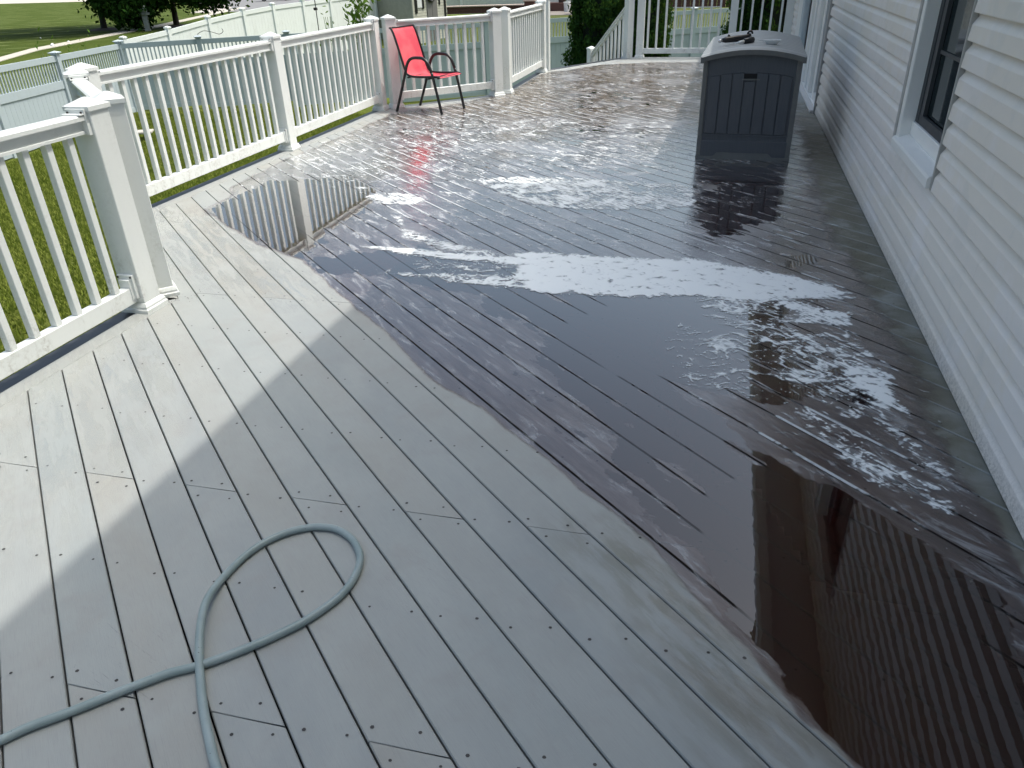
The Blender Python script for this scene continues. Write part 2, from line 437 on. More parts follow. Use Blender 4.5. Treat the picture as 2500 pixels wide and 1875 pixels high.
ob('screw_heads', mesh('screw_heads', V, Fc), SCREW, deck, kind='stuff')

# ================================================================== WATER FILM AND SOAP FOAM
MK = {"sheen":[[[-4.11,4.71],[-3.42,4.58],[-2.31,3.65],[-1.93,3.36],[-2.07,3.21],[-2.62,3.37],[-3.19,3.65]],[[-2.83,2.07],[-2.77,2.9],[-2.16,2.33],[-1.95,1.9],[-1.92,1.57],[-1.92,1.29],[-2.01,1.27]],[[-0.04,1.82],[0.18,1.53],[0.47,1.15],[0.23,1.09],[0.07,1.32],[-0.04,1.53]]],"wet":[[-3.84,5.36],[-3.9,6.35],[-3.85,7.42],[-3.85,8.81],[-3.31,9.48],[-2.92,10.29],[-3.01,11.38],[-2.77,12.53],[-2.05,13.6],[-1.15,13.91],[-0.38,13.88],[-0.22,8.93],[0.78,9.0],[0.71,5.8],[0.71,4.74],[0.79,4.13],[0.83,3.64],[0.85,3.07],[0.85,2.6],[0.89,2.29],[0.93,2.08],[0.94,1.84],[0.95,1.57],[0.9,1.16],[0.48,1.06],[0.42,1.14],[0.38,1.19],[0.32,1.23],[0.26,1.32],[0.2,1.42],[0.13,1.49],[0.07,1.57],[0.0,1.65],[-0.09,1.77],[-0.2,1.88],[-0.34,1.99],[-0.48,2.13],[-0.66,2.28],[-0.81,2.42],[-1.0,2.53],[-1.19,2.7],[-1.4,2.94],[-1.6,3.12],[-1.88,3.37],[-2.15,3.64],[-2.4,3.87],[-2.8,4.06],[-3.35,4.48],[-3.67,4.72],[-3.68,5.1]],"damp":[[-0.36,12.42],[1.02,9.61],[1.13,6.87],[1.02,3.57],[1.04,1.87],[1.01,1.24],[0.46,1.11],[0.46,1.48],[0.49,2.31],[0.43,4.06],[-0.15,5.94]],"damp2":[[-0.32,1.78],[-0.09,1.77],[0.13,1.49],[0.42,1.14],[0.18,1.08],[0.05,1.27],[-0.08,1.47],[-0.27,1.66]],"puds":[[[[-1.25,3.62],[-1.06,4.23],[-0.33,4.23],[0.29,4.11],[0.71,3.85],[0.49,3.58],[0.4,3.45],[0.58,3.19],[0.77,2.85],[0.69,2.69],[0.46,2.7],[0.27,2.64],[0.11,2.68],[-0.04,2.73],[0.11,2.54],[0.25,2.37],[0.34,2.32],[0.47,2.17],[0.6,2.08],[0.77,1.93],[0.86,1.81],[0.86,1.67],[0.81,1.58],[0.86,1.5],[0.81,1.14],[0.5,1.07],[0.38,1.21],[0.29,1.31],[0.2,1.44],[0.13,1.55],[0.05,1.63],[-0.05,1.78],[-0.18,1.93],[-0.29,2.06],[-0.27,2.26],[-0.43,2.49],[-0.68,2.76],[-0.83,3.11],[-1.07,3.28]],0.72],[[[-0.73,3.23],[-0.31,3.93],[0.28,3.9],[0.25,2.71],[0.11,2.72],[-0.04,2.77],[-0.37,2.7]],1.0],[[[0.24,2.28],[0.34,2.28],[0.54,2.04],[0.85,1.79],[0.86,1.67],[0.81,1.58],[0.86,1.5],[0.81,1.14],[0.5,1.07],[0.38,1.21],[0.29,1.31],[0.2,1.44],[0.13,1.55],[0.02,1.77],[0.03,2.08]],1.05],[[[-2.43,3.86],[-1.9,4.21],[-1.0,4.11],[-0.86,3.5],[-1.24,3.49],[-1.66,3.62],[-2.11,3.61]],0.85],[[[-0.43,2.49],[-0.27,2.26],[-0.29,2.06],[-0.52,2.3],[-0.82,2.73],[-1.13,3.16],[-0.83,3.11],[-0.68,2.76]],0.5],[[[-3.67,4.72],[-3.68,5.1],[-3.69,5.53],[-3.45,5.71],[-2.96,5.78],[-2.61,5.46],[-2.43,4.96],[-2.44,4.67],[-2.47,4.31],[-2.41,4.13],[-2.38,3.83],[-2.61,3.96],[-3.06,4.26]],1.0],[[[-3.77,4.52],[-3.67,4.72],[-2.85,4.15],[-2.39,3.79],[-2.27,3.58],[-2.53,3.61],[-3.03,3.93]],0.5],[[[-0.19,6.79],[0.61,6.89],[0.57,5.78],[0.45,5.08],[0.08,4.55],[-0.11,4.52]],0.68],[[[-1.82,5.78],[-1.54,6.05],[-1.04,6.08],[-0.12,5.94],[-0.12,5.26],[-0.9,5.08],[-1.34,5.25]],0.95],[[[-2.42,4.22],[-2.09,4.68],[-1.52,4.87],[-0.71,4.89],[-0.15,4.78],[0.29,4.34],[-0.34,4.31],[-1.07,4.27],[-1.86,4.27],[-2.16,4.08]],0.25],[[[-3.76,7.94],[-2.82,8.38],[-1.77,8.47],[-0.51,8.36],[-0.41,7.04],[-1.49,7.12],[-2.52,7.44],[-3.2,7.37]],0.42],[[[-2.62,10.93],[-0.39,11.01],[-0.29,8.92],[-1.91,9.11]],0.42],[[[-2.76,6.77],[-0.41,7.04],[-0.17,6.23],[-2.07,6.06]],0.42],[[[-1.36,6.48],[-0.49,6.59],[-0.31,6.21],[-1.11,6.03]],0.55],[[[0.42,4.48],[0.66,4.52],[0.66,4.25],[0.43,4.14]],0.75]],"foams":[[[[-2.13,4.15],[-1.83,4.18],[-1.57,4.14],[-1.21,4.12],[-1.06,4.23],[-0.72,4.24],[-0.39,4.23],[-0.07,4.27],[0.29,4.15],[0.43,4.1],[0.65,3.97],[0.74,3.85],[0.55,3.79],[0.41,3.74],[0.23,3.69],[-0.04,3.7],[-0.32,3.65],[-0.64,3.62],[-0.89,3.62],[-1.06,3.8],[-1.05,3.95],[-1.23,4.01],[-1.52,4.01],[-1.81,4.06]],0.98],[[[-1.71,3.75],[-1.34,3.82],[-0.99,3.81],[-0.81,3.62],[-1.15,3.63],[-1.47,3.7],[-1.66,3.69]],0.66],[[[-1.79,4.02],[-1.06,3.98],[-1.04,3.8],[-1.61,3.77]],0.36],[[[-2.25,3.77],[-1.77,3.9],[-1.69,3.68],[-2.11,3.61]],0.25],[[[-0.09,3.7],[0.32,3.75],[0.29,3.43],[0.06,3.44]],0.5],[[[0.1,3.62],[0.29,3.48],[0.47,3.36],[0.67,3.16],[0.78,3.05],[0.77,2.85],[0.78,2.66],[0.65,2.76],[0.47,2.87],[0.33,2.84],[0.3,3.13],[0.18,3.33]],0.52],[[[0.57,3.14],[0.79,3.06],[0.77,2.86],[0.79,2.68],[0.67,2.8],[0.59,2.93]],0.9],[[[-0.14,3.4],[0.27,3.22],[0.25,2.67],[-0.04,2.73],[-0.17,3.04]],0.34],[[[-0.09,3.7],[0.55,3.76],[0.76,3.13],[0.79,2.68],[0.36,2.73],[0.18,3.2]],0.4],[[[0.32,2.72],[0.7,2.73],[0.86,2.36],[0.89,2.1],[0.68,2.12],[0.49,2.34]],0.3],[[[0.33,3.73],[0.5,3.72],[0.7,3.62],[0.67,3.47],[0.48,3.52]],0.9],[[[-2.02,5.9],[-1.54,6.05],[-1.08,6.08],[-0.51,6.0],[-0.1,5.95],[-0.1,5.29],[-0.43,5.19],[-0.91,5.11],[-1.26,5.2],[-1.56,5.4]],0.72],[[[-2.63,5.25],[-2.41,5.46],[-2.05,5.27],[-2.1,5.05],[-2.34,5.01]],0.75],[[[-3.65,5.46],[-3.13,5.6],[-2.68,5.52],[-2.6,5.25],[-3.33,5.5]],0.4],[[[-2.29,4.98],[-2.19,5.0],[-1.99,4.59],[-1.64,4.35],[-1.23,4.2],[-1.19,4.08],[-1.57,4.14],[-1.97,4.39]],0.62],[[[0.43,2.71],[0.59,2.45],[0.73,2.33],[0.86,2.13],[0.81,2.08],[0.67,2.14],[0.55,2.29],[0.35,2.62]],0.5],[[[0.67,2.76],[0.82,2.44],[0.9,2.22],[0.85,2.23],[0.67,2.56]],0.45],[[[-3.95,6.44],[-3.94,8.35],[-2.89,8.58],[-0.29,8.78],[-0.16,6.89],[-0.35,6.2],[-1.68,6.11],[-2.33,5.64],[-3.13,5.6]],0.44],[[[-2.52,5.61],[-0.12,5.2],[0.29,4.5],[-0.62,4.34],[-1.2,4.33],[-1.96,4.7]],0.37],[[[-0.09,6.24],[0.6,6.04],[0.61,5.2],[0.29,4.5],[0.02,4.81]],0.33],[[[-3.89,12.13],[-0.49,12.97],[-0.24,8.93],[-2.38,8.76],[-3.64,8.31]],0.36],[[[-3.74,8.42],[-2.56,8.4],[-1.52,8.49],[-0.26,8.26],[-0.24,7.67],[-1.62,7.72],[-2.63,7.79],[-3.44,7.84]],0.47],[[[-1.81,7.51],[-0.68,7.63],[-0.29,7.06],[-0.78,6.64],[-1.41,6.74]],0.5]]}
def sd(poly, X, Y):
    P = np.array(poly); d = np.full(X.shape, 1e9); ins = np.zeros(X.shape, bool); n = len(P)
    for i in range(n):
        a, b = P[i], P[(i+1) % n]; e = b-a; L = (e@e)+1e-12
        t = np.clip(((X-a[0])*e[0]+(Y-a[1])*e[1])/L, 0, 1)
        d = np.minimum(d, np.hypot(X-a[0]-t*e[0], Y-a[1]-t*e[1]))
        c = ((a[1] > Y) != (b[1] > Y)) & (X < (b[0]-a[0])*(Y-a[1])/(b[1]-a[1]+1e-12)+a[0]); ins ^= c
    return np.where(ins, d, -d)
def field(poly, X, Y, soft): return np.clip(sd(poly, X, Y)/soft+.5, 0, 1)
GS = .02
xs = np.arange(FX-.1, WX-.005, GS); ys = np.concatenate([np.arange(-.6, 8, GS), np.arange(8, 14.66, GS*1.5)])
X, Y = np.meshgrid(xs, ys)
soft = np.clip(.05+.03*(Y-2), .06, .5)
wet = field(MK['wet'], X, Y, soft*1.2+.9*np.clip(X-.05, 0, .6)*np.clip((Y-1.8)/1.2, 0, 1))
damp = field(MK['damp'], X, Y, .35); damp2 = field(MK['damp2'], X, Y, .3)
sheen = np.zeros_like(X)
for pl in MK['sheen']: sheen = np.maximum(sheen, field(pl, X, Y, .3))
pud = np.zeros_like(X)
for pl, v in MK['puds']: pud = np.maximum(pud, v*field(pl, X, Y, soft*2.2))
foam = np.zeros_like(X)
for pl, v in MK['foams']: foam = np.maximum(foam, v*field(pl, X, Y, soft*.8))
ind = (sd(DECK, X, Y) > -.1)
def sheet(name, sel, z, attrs, mat, **kw):
    ny, nx = X.shape; idx = -np.ones(X.shape, int)
    cell = sel[:-1, :-1] | sel[1:, :-1] | sel[:-1, 1:] | sel[1:, 1:]
    cell &= ind[:-1, :-1] & ind[1:, :-1] & ind[:-1, 1:] & ind[1:, 1:]
    use = np.zeros(X.shape, bool); use[:-1, :-1] |= cell; use[1:, :-1] |= cell; use[:-1, 1:] |= cell; use[1:, 1:] |= cell
    idx[use] = np.arange(use.sum()); co = np.c_[X[use], Y[use], np.full(use.sum(), z)].astype(np.float32)
    j, i = np.nonzero(cell)
    q = np.c_[idx[j, i], idx[j, i+1], idx[j+1, i+1], idx[j+1, i]].astype(np.int32)
    me = bpy.data.meshes.new(name); me.vertices.add(len(co)); me.vertices.foreach_set('co', co.ravel())
    me.loops.add(q.size); me.loops.foreach_set('vertex_index', q.ravel()); me.polygons.add(len(q))
    me.polygons.foreach_set('loop_start', np.arange(0, q.size, 4, dtype=np.int32))
    me.update(calc_edges=True)
    for an, av in attrs.items():
        at = me.attributes.new(an, 'FLOAT', 'POINT'); at.data.foreach_set('value', av[use].astype(np.float32))
    return ob(name, me, mat, **kw)
def common(m):
    p = m.pos(); s = m.n('ShaderNodeSeparateXYZ'); m.l(p, s.inputs[0])
    q = m.math('ADD', m.math('MULTIPLY', s.outputs[0], NW[0]), m.math('MULTIPLY', s.outputs[1], NW[1]))
    fr = m.math('FRACT', m.math('DIVIDE', m.math('SUBTRACT', q, C0), PIT))
    d = m.math('MULTIPLY', m.math('MINIMUM', fr, m.math('SUBTRACT', 1., fr)), PIT)
    bv = m.map(p, (1, 1, 1), (0, 0, -math.atan2(DW[1], DW[0])))   # x runs along the boards
    at = lambda n: m.n('ShaderNodeAttribute', attribute_name=n).outputs['Fac']
    return p, s.outputs[0], s.outputs[1], d, bv, at
def m_water():
    m = NT('water_film'); p, x, y, d, bv, at = common(m)
    fine = m.noise(m.map(bv, (10, 60, 1)), 3, 4, .7); med = m.noise(p, 5, 5, .6, .3); big = m.noise(p, 1.6, 4, .55)
    stretch = m.noise(m.map(bv, (1.2, 9, 1)), 2.2, 5, .65, .3)
    W = m.ss(m.math('ADD', at('wet'), m.math('ADD', m.math('MULTIPLY', m.math('SUBTRACT', fine, .5), .35), m.math('MULTIPLY', m.math('SUBTRACT', med, .5), .45))), .38, .6)
    P = m.ss(m.math('ADD', at('pud'), m.math('SUBTRACT', m.math('MULTIPLY', m.math('SUBTRACT', m.noise(m.map(bv, (1, 2.2, 1)), 3.2, 5, .6, .4), .5), 1.25), m.math('MULTIPLY', m.ss(d, .035, .0), .16))), .5, .56)
    P = m.math('MULTIPLY', P, W)
    D = m.math('MAXIMUM', m.math('MULTIPLY', at('damp'), m.ss(med, .2, .6)), m.math('MULTIPLY', m.math('MULTIPLY', at('damp2'), .5), m.ss(m.noise(m.map(bv, (2, 8, 1)), 3, 5, .7), .42, .6)))
    S = m.math('MULTIPLY', m.math('MULTIPLY', at('sheen'), m.ss(m.noise(m.map(bv, (1.2, 7, 1)), 3.2, 6, .68, .5), .44, .56)), m.math('SUBTRACT', 1., W))
    seam = m.math('MULTIPLY', m.ss(d, .006, .003), m.math('SUBTRACT', 1., m.math('MULTIPLY', P, m.math('ADD', .45, m.math('MULTIPLY', m.ss(at('pud'), .78, .98), .55)))))
    # colour that light takes on passing the film and the soaked board (twice)
    deep = m.mix(m.ss(stretch, .35, .7), (.43, .33, .335, 1), (.62, .53, .53, 1))
    far_ = m.ss(y, 5.8, 9.5); deep = m.mix(far_, deep, m.mix(m.ss(stretch, .38, .62), (.42, .335, .285, 1), (.68, .60, .53, 1)))
    deep = m.mix(m.math('MULTIPLY', P, m.math('SUBTRACT', 1., m.math('MULTIPLY', m.ss(y, 3.5, 5.5), .35))), deep, (.25, .11, .095, 1))
    tint = m.mix(W, m.mix(D, (1, 1, 1, 1), (.66, .64, .555, 1)), deep)  # wallside tint: dampness plus the dimmer light there, put into the colour
    # milky soap residue
    tr = m.n('ShaderNodeBsdfTransparent'); m.l(m.mix(seam, tint, m.mix(W, (1, 1, 1, 1), (.2, .17, .17, 1))), tr.inputs[0])
    h = m.math('ADD', m.math('MULTIPLY', stretch, .5), m.math('MULTIPLY', fine, .5))
    nb = m.n('ShaderNodeBump'); m.l(h, nb.inputs['Height']); nb.inputs['Distance'].default_value = .004
    m.l(m.math('MULTIPLY', m.math('SUBTRACT', 1., P), .35), nb.inputs['Strength'])
    wv = m.n('ShaderNodeBump'); m.l(m.noise(p, 14, 2, .5), wv.inputs['Height']); wv.inputs['Distance'].default_value = .0035; wv.inputs['Strength'].default_value = .05
    m.l(nb.outputs[0], wv.inputs['Normal'])
    gl = m.n('ShaderNodeBsdfGlossy'); gl.distribution = 'GGX'; gl.inputs[0].default_value = (1, 1, 1, 1); m.l(wv.outputs[0], gl.inputs['Normal'])
    m.l(m.mix(P, m.mix(W, m.mix(S, (.5, .5, .5, 1), (.07, .07, .07, 1)), m.mix(m.ss(big, .35, .65), (.12, .12, .12, 1), (.3, .3, .3, 1))), (.0, .0, .0, 1)), gl.inputs['Roughness'])
    fr = m.n('ShaderNodeFresnel'); fr.inputs[0].default_value = 1.34; m.l(wv.outputs[0], fr.inputs['Normal'])
    amt = m.math('MULTIPLY', fr.outputs[0], m.math('MULTIPLY', m.math('MAXIMUM', m.math('MULTIPLY', W, m.math('SUBTRACT', 1., m.math('MULTIPLY', m.math('MULTIPLY', far_, m.math('SUBTRACT', 1., P)), .65))), m.math('MAXIMUM', m.math('MULTIPLY', D, .2), m.math('MULTIPLY', S, .75))), m.math('SUBTRACT', 1., seam)))
    mx = m.n('ShaderNodeMixShader'); m.l(m.math('MULTIPLY', amt, 2.9, clamp=True), mx.inputs[0]); m.l(tr.outputs[0], mx.inputs[1]); m.l(gl.outputs[0], mx.inputs[2])
    # thin milky soap haze, patchy, mostly far from the mirror puddle
    hz = m.n('ShaderNodeBsdfDiffuse'); hz.inputs[0].default_value = (.72, .73, .75, 1)
    hm = m.math('MULTIPLY', m.ss(m.noise(m.map(bv, (1, 4.5, 1)), 4.2, 7, .74, .8), .50, .66), m.math('MULTIPLY', W, m.math('SUBTRACT', 1., P)))
    hm = m.math('MULTIPLY', hm, m.math('ADD', .28, m.math('MULTIPLY', m.ss(y, 2.6, 5.), .16)))
    mh = m.n('ShaderNodeMixShader'); m.l(hm, mh.inputs[0]); m.l(mx.outputs[0], mh.inputs[1]); m.l(hz.outputs[0], mh.inputs[2])
    m.l(mh.outputs[0], m.out.inputs[0]); return m.m
def m_foam():
    m = NT('soap_foam'); p, x, y, d, bv, at = common(m)
    warp = m.n('ShaderNodeVectorMath', operation='ADD'); m.l(p, warp.inputs[0])
    wn = m.n('ShaderNodeTexNoise'); m.l(p, wn.inputs['Vector']); wn.inputs['Scale'].default_value = 3.2; wn.inputs['Detail'].default_value = 3
    sv = m.n('ShaderNodeVectorMath', operation='SCALE'); m.l(wn.outputs['Color'], sv.inputs[0]); sv.inputs['Scale'].default_value = .42
    m.l(sv.outputs[0], warp.inputs[1]); wp = warp.outputs[0]
    n1 = m.noise(wp, 5.5, 5, .58, .8)
    vo = m.n('ShaderNodeTexVoronoi'); m.l(wp, vo.inputs['Vector']); vo.inputs['Scale'].default_value = 14; vo.feature = 'SMOOTH_F1'; vo.inputs['Smoothness'].default_value = .4
    n2 = m.noise(m.map(bv, (1.5, 9, 1)), 5, 6, .75, .4)
    near = m.ss(y, 5.6, 3.6)
    fm = at('foam')
    nA = m.math('ADD', m.math('MULTIPLY', m.noise(m.map(wp, (.45, 1.7, 1)), 4.6, 3., .5, 1.2), .62), m.math('MULTIPLY', m.noise(m.map(wp, (.3, 2.4, 1)), 9., 2., .5, .8), .38))
    vd = m.n('ShaderNodeTexVoronoi'); m.l(m.map(p, (1, 1, 1), (0, 0, .4)), vd.inputs['Vector']); vd.inputs['Scale'].default_value = 30
    de = m.n('ShaderNodeTexVoronoi'); de.feature = 'DISTANCE_TO_EDGE'; m.l(m.map(wp, (.8, 1.15, 1)), de.inputs['Vector']); de.inputs['Scale'].default_value = 12.5
    de2 = m.n('ShaderNodeTexVoronoi'); de2.feature = 'DISTANCE_TO_EDGE'; m.l(m.map(wp, (.7, 1.3, 1)), de2.inputs['Vector']); de2.inputs['Scale'].default_value = 31
    dd = m.math('ADD', m.math('MULTIPLY', de.outputs['Distance'], .75), m.math('MULTIPLY', de2.outputs['Distance'], .4))
    dots = m.math('MULTIPLY', m.math('SUBTRACT', .24, vd.outputs['Distance']), 1.7)
    side = m.ss(x, -.1, .5)
    mod = m.math('ADD', m.math('MULTIPLY', m.math('SUBTRACT', nA, .5), 1.9), m.math('MULTIPLY', m.math('MULTIPLY', m.math('SUBTRACT', n2, .5), side), 2.0))
    fmn = m.math('ADD', fm, mod)
    net = m.math('ADD', .5, m.math('MULTIPLY', m.math('SUBTRACT', m.math('SUBTRACT', m.math('MULTIPLY', fmn, .58), .15), dd), 1.6))
    vn = m.math('MAXIMUM', net, m.math('ADD', m.math('ADD', fm, dots), m.math('MULTIPLY', mod, .45)))
    pf = m.math('ADD', m.math('MULTIPLY', n1, .5), m.math('MULTIPLY', n2, .6))
    vf = m.math('ADD', fm, m.math('MULTIPLY', m.math('SUBTRACT', pf, .59), 3.2))
    v = m.math('ADD', m.math('MULTIPLY', vn, near), m.math('MULTIPLY', vf, m.math('SUBTRACT', 1., near)))
    A = m.math('ADD', m.math('MULTIPLY', m.ss(v, .48, .54), .62), m.math('MULTIPLY', m.ss(v, .54, .70), .38))
    A = m.math('MAXIMUM', A, m.math('MULTIPLY', m.math('MULTIPLY', m.ss(fmn, .25, .75), near), .30))
    soft_ = m.math('MULTIPLY', m.math('MULTIPLY', m.ss(vf, .40, .55), .25), m.math('SUBTRACT', 1., near))
    A = m.math('MAXIMUM', A, soft_)
    # foam caught in the seams
    sn = m.noise(m.map(bv, (2.2, .3, 1)), 2.6, 4, .7)
    sm = m.math('MULTIPLY', m.ss(d, .0095, .0045), m.ss(m.math('ADD', at('seamf'), m.math('MULTIPLY', m.math('SUBTRACT', sn, .5), 1.5)), .32, .5))
    A = m.math('MAXIMUM', A, m.math('MULTIPLY', sm, .8))
    A = m.math('MULTIPLY', A, m.ss(m.math('ADD', fm, at('seamf')), .02, .12))
    bub = m.n('ShaderNodeTexVoronoi'); m.l(p, bub.inputs['Vector']); bub.inputs['Scale'].default_value = 240
    h = m.math('ADD', m.math('MULTIPLY', bub.outputs['Distance'], .4), m.math('MULTIPLY', m.ss(v, .45, .9), 1.2))
    b = m.bump(h, .4, .004)
    x_ = m.bsdf(m.mix(m.ss(v, .5, .85), (.74, .77, .79, 1), (.88, .90, .90, 1)), .35, b, 0, .4)
    tr = m.n('ShaderNodeBsdfTransparent'); mx = m.n('ShaderNodeMixShader')
    m.l(m.math('MULTIPLY', A, m.math('ADD', .84, m.math('MULTIPLY', m.ss(v, .55, .85), .15))), mx.inputs[0]); m.l(tr.outputs[0], mx.inputs[1]); m.l(x_.outputs[0], mx.inputs[2])
    m.l(mx.outputs[0], m.out.inputs[0]); return m.m
seamf = np.clip((Y-3.6)/1.5, 0, 1)*wet*.55*np.clip((13-Y)/4, .2, 1)
seamf = np.maximum(seamf, .5*field([(-.3, 3.3), (.3, 1.6), (.8, 1.5), (.8, 4), (-.2, 5.5)], X, Y, .4)*np.clip(wet+.2, 0, 1))*(1-.95*np.clip(pud*1.3, 0, 1))
sheet('water_film', (wet > .02) | (damp > .02) | (damp2 > .02) | (sheen > .02), .0022, dict(wet=wet, pud=pud, damp=damp, damp2=damp2, sheen=sheen), m_water(), kind='structure')
fo = sheet('soap_foam', (foam > .02) | (seamf > .02), .0045, dict(foam=foam, seamf=seamf), m_foam(), kind='stuff')
tag(fo, 'white soap foam lying in swirls and patches on the wet deck boards', 'foam')

# ================================================================== RAILINGS
PS = .0625
def post_mesh(h=1.005, lo=0, base=True):
    sl_ = boxm(-PS, PS, -PS, PS, lo, h, .003)
    cap = bmesh.new()
    c = .071; v = [cap.verts.new((sx*c, sy*c, h-.002)) for sx, sy in ((-1, -1), (1, -1), (1, 1), (-1, 1))]
    v2 = [cap.verts.new((sx*c, sy*c, h+.018)) for sx, sy in ((-1, -1), (1, -1), (1, 1), (-1, 1))]
    v3 = [cap.verts.new((sx*.008, sy*.008, h+.05)) for sx, sy in ((-1, -1), (1, -1), (1, 1), (-1, 1))]
    for a, b in ((v, v2), (v2, v3)):
        for i in range(4): cap.faces.new((a[i], a[(i+1) % 4], b[(i+1) % 4], b[i]))
    cap.faces.new(v[::-1]); cap.faces.new(v3)
    bs = bmesh.new()
    prof = [(.083, 0), (.083, .018), (.077, .024), (.077, .034), (.069, .05), (.064, .054)]
    rings = [[bs.verts.new((sx*r, sy*r, z)) for sx, sy in ((-1, -1), (1, -1), (1, 1), (-1, 1))] for r, z in prof]
    for a, b in zip(rings[:-1], rings[1:]):
        for i in range(4): bs.faces.new((a[i], a[(i+1) % 4], b[(i+1) % 4], b[i]))
    return sl_, cap, bs
def tomesh(bm, name, mat):
    m = bpy.data.meshes.new(name); bm.to_mesh(m); bm.free(); m.materials.append(mat); return m
_s, _c, _b = post_mesh()
PM = (tomesh(_s, 'sleeve', WHITE), tomesh(_c, 'post_cap', WHITE), tomesh(_b, 'base_trim', WHITE))
def post(x, y, deg, label, base=True, lo=None, h=None, cap=True):
    t = thing('railing_post', (x, y, 0), math.radians(deg), label, 'post', 'white railing posts of the deck')
    if lo is None and h is None: ms = PM
    else:
        s_, c_, b_ = post_mesh(h or 1.005, lo or 0); ms = (tomesh(s_, 'sleeve', WHITE), tomesh(c_, 'post_cap', WHITE), tomesh(b_, 'base_trim', WHITE))
    ob('sleeve', ms[0], None, t)
    if cap: ob('post_cap', ms[1], None, t)
    if base: ob('base_trim', ms[2], None, t)
    return t
A_ = (-2.865, 3.04); B_ = (-2.90, 3.222); C1_ = (-3.925, 4.155); C2_ = (-4.10, 4.40); C_ = (-4.10, 6.76); D_ = (-4.11, 9.04); E_ = (-3.965, 9.20)
F1_ = (-2.935, 10.215); F2_ = (-2.868, 10.46); G_ = (-2.868, 12.62); G2_ = (-2.868, 12.93); H1_ = (-1.735, 14.56); H2_ = (-1.53, 14.60)
post(*A_, 0, 'white post with pyramid cap ending the nearest railing section')
post(*B_, 45, 'angled white post touching the nearest post, its wide grey side towards the camera')
post(*C1_, 45, 'angled white post at the far end of the short diagonal railing')
post(*C2_, 0, 'white post where the long railing starts, behind the short angled railing')
post(*C_, 0, 'white post in the middle of the long left railing')
post(*D_, 0, 'white post at the far end of the long left railing, left of the red chair')
post(*E_, 45, 'white pinkish-lit post just behind the back of the red chair')
post(*F1_, 45, 'left one of the two white posts right of the red chair')
post(*F2_, 0, 'right one of the two white posts right of the red chair')
post(*G_, 0, 'white post at the far end of the short railing before the stair opening')
post(*G2_, 0, 'tall white post on the left side of the stair opening', False, -.9, 1.03)
post(*H1_, 42, 'white post at the top of the stair handrail', False, -.6, 1.3)
post(*H2_, 0, 'white post at the left end of the back railing, right of the stair handrail', True, 0, 1.2)
post(.03, 14.6, 0, 'white post in the middle of the back railing, above the storage box', True, 0, 1.2)
post(.925, 14.6, 0, 'white post where the back railing meets the house', True, 0, 1.2)

TOPP = [(-.036, .99), (.036, .99), (.046, .983), (.046, .966), (.024, .963), (.024, .922), (.031, .918), (.031, .906), (-.031, .906), (-.031, .918), (-.024, .922), (-.024, .963), (-.046, .966), (-.046, .983)]
BS = .0172
BALM = {}
def baluster_mesh(z0, z1):
    k = (round(z0, 3), round(z1, 3))
    if k not in BALM: BALM[k] = tomesh(boxm(-BS, BS, -BS, BS, z0, z1, .002), 'baluster', WHITE)
    return BALM[k]
def bracket(par, y, side, zt=True):
    b = bmesh.new(); s = side
    def bx(*a): box(b, *a, bev=.0015)
    y1, y2 = sorted((y, y+s*.02))
    if zt:
        bx(-.052, .052, y1, y2, .955, 1.015); bx(-.052, .052, y1, y2, .9, .955)
        y3, y4 = sorted((y, y+s*.05)); bx(-.05, .05, y3, y4, .9895, .996)
        ob('rail_bracket', b, WHITE, par)
    else:
        bx(-.045, .045, y1, y2, .085, .21)
        y3, y4 = sorted((y, y+s*.035)); bx(-.032, .032, y3, y4, .084, .188)
        ob('rail_bracket', b, WHITE, par)
    sb = bmesh.new()
    for xx in (-.037, .037):
        zz = .999 if zt else .2
        bmesh.ops.create_cone(sb, cap_ends=True, segments=8, radius1=.0055, radius2=.0055, depth=.004, matrix=Matrix.Translation((xx, y+s*.022, zz)) @ Matrix.Rotation(math.pi/2, 4, 'X'))
    ob('bracket_screws', sb, SCREW, par)
def railing(p, q, label, zb=.10, pitch=.125, first=None, ztop=0, detail=True, gap=PS):
    p, q = Vector((*p, 0)), Vector((*q, 0)); d = q-p; L = d.length; rz = math.atan2(d.y, d.x)-math.pi/2
    t = thing('railing_section', tuple(p), rz, label, 'railing', 'white railing sections of the deck')
    a, b = gap, L-gap
    ob('top_rail', prism(bmesh.new(), [(x, z+ztop) for x, z in TOPP], a, b), WHITE, t)
    ob('bottom_rail', boxm(-.026, .026, a, b, zb, zb+.085, .003), WHITE, t)
    y = a+.07 if first is None else first
    while y < b-.03:
        ob('baluster', baluster_mesh(zb+.085, .9065+ztop), None, t, (0, y, 0)); y += pitch
    if detail:
        for yy, s in ((a, 1), (b, -1)): bracket(t, yy, s); bracket(t, yy, s, False)
    return t
railing((-2.865, -1.4), A_, 'nearest railing section at the left edge of the picture', .06, .1275, .19)
railing(B_, C1_, 'short railing section running diagonally out behind the two nearest posts')
railing(C2_, C_, 'first half of the long left railing, nearer the camera', .097, .1245, .075)
railing(C_, D_, 'second half of the long left railing, left of the red chair', .097, .125)
railing(E_, F1_, 'railing section behind the red chair', .10, .125)
railing(F2_, G_, 'short railing section right of the red chair running up to the stairs', .097, .125)
railing(H2_, (.03, 14.6), 'back railing panel between the stairs and the storage box', .072, .15, None, .22, False)
railing((.03, 14.6), (.925, 14.6), 'back railing panel behind the storage box, ending at the house', .072, .158, None, .22, False)
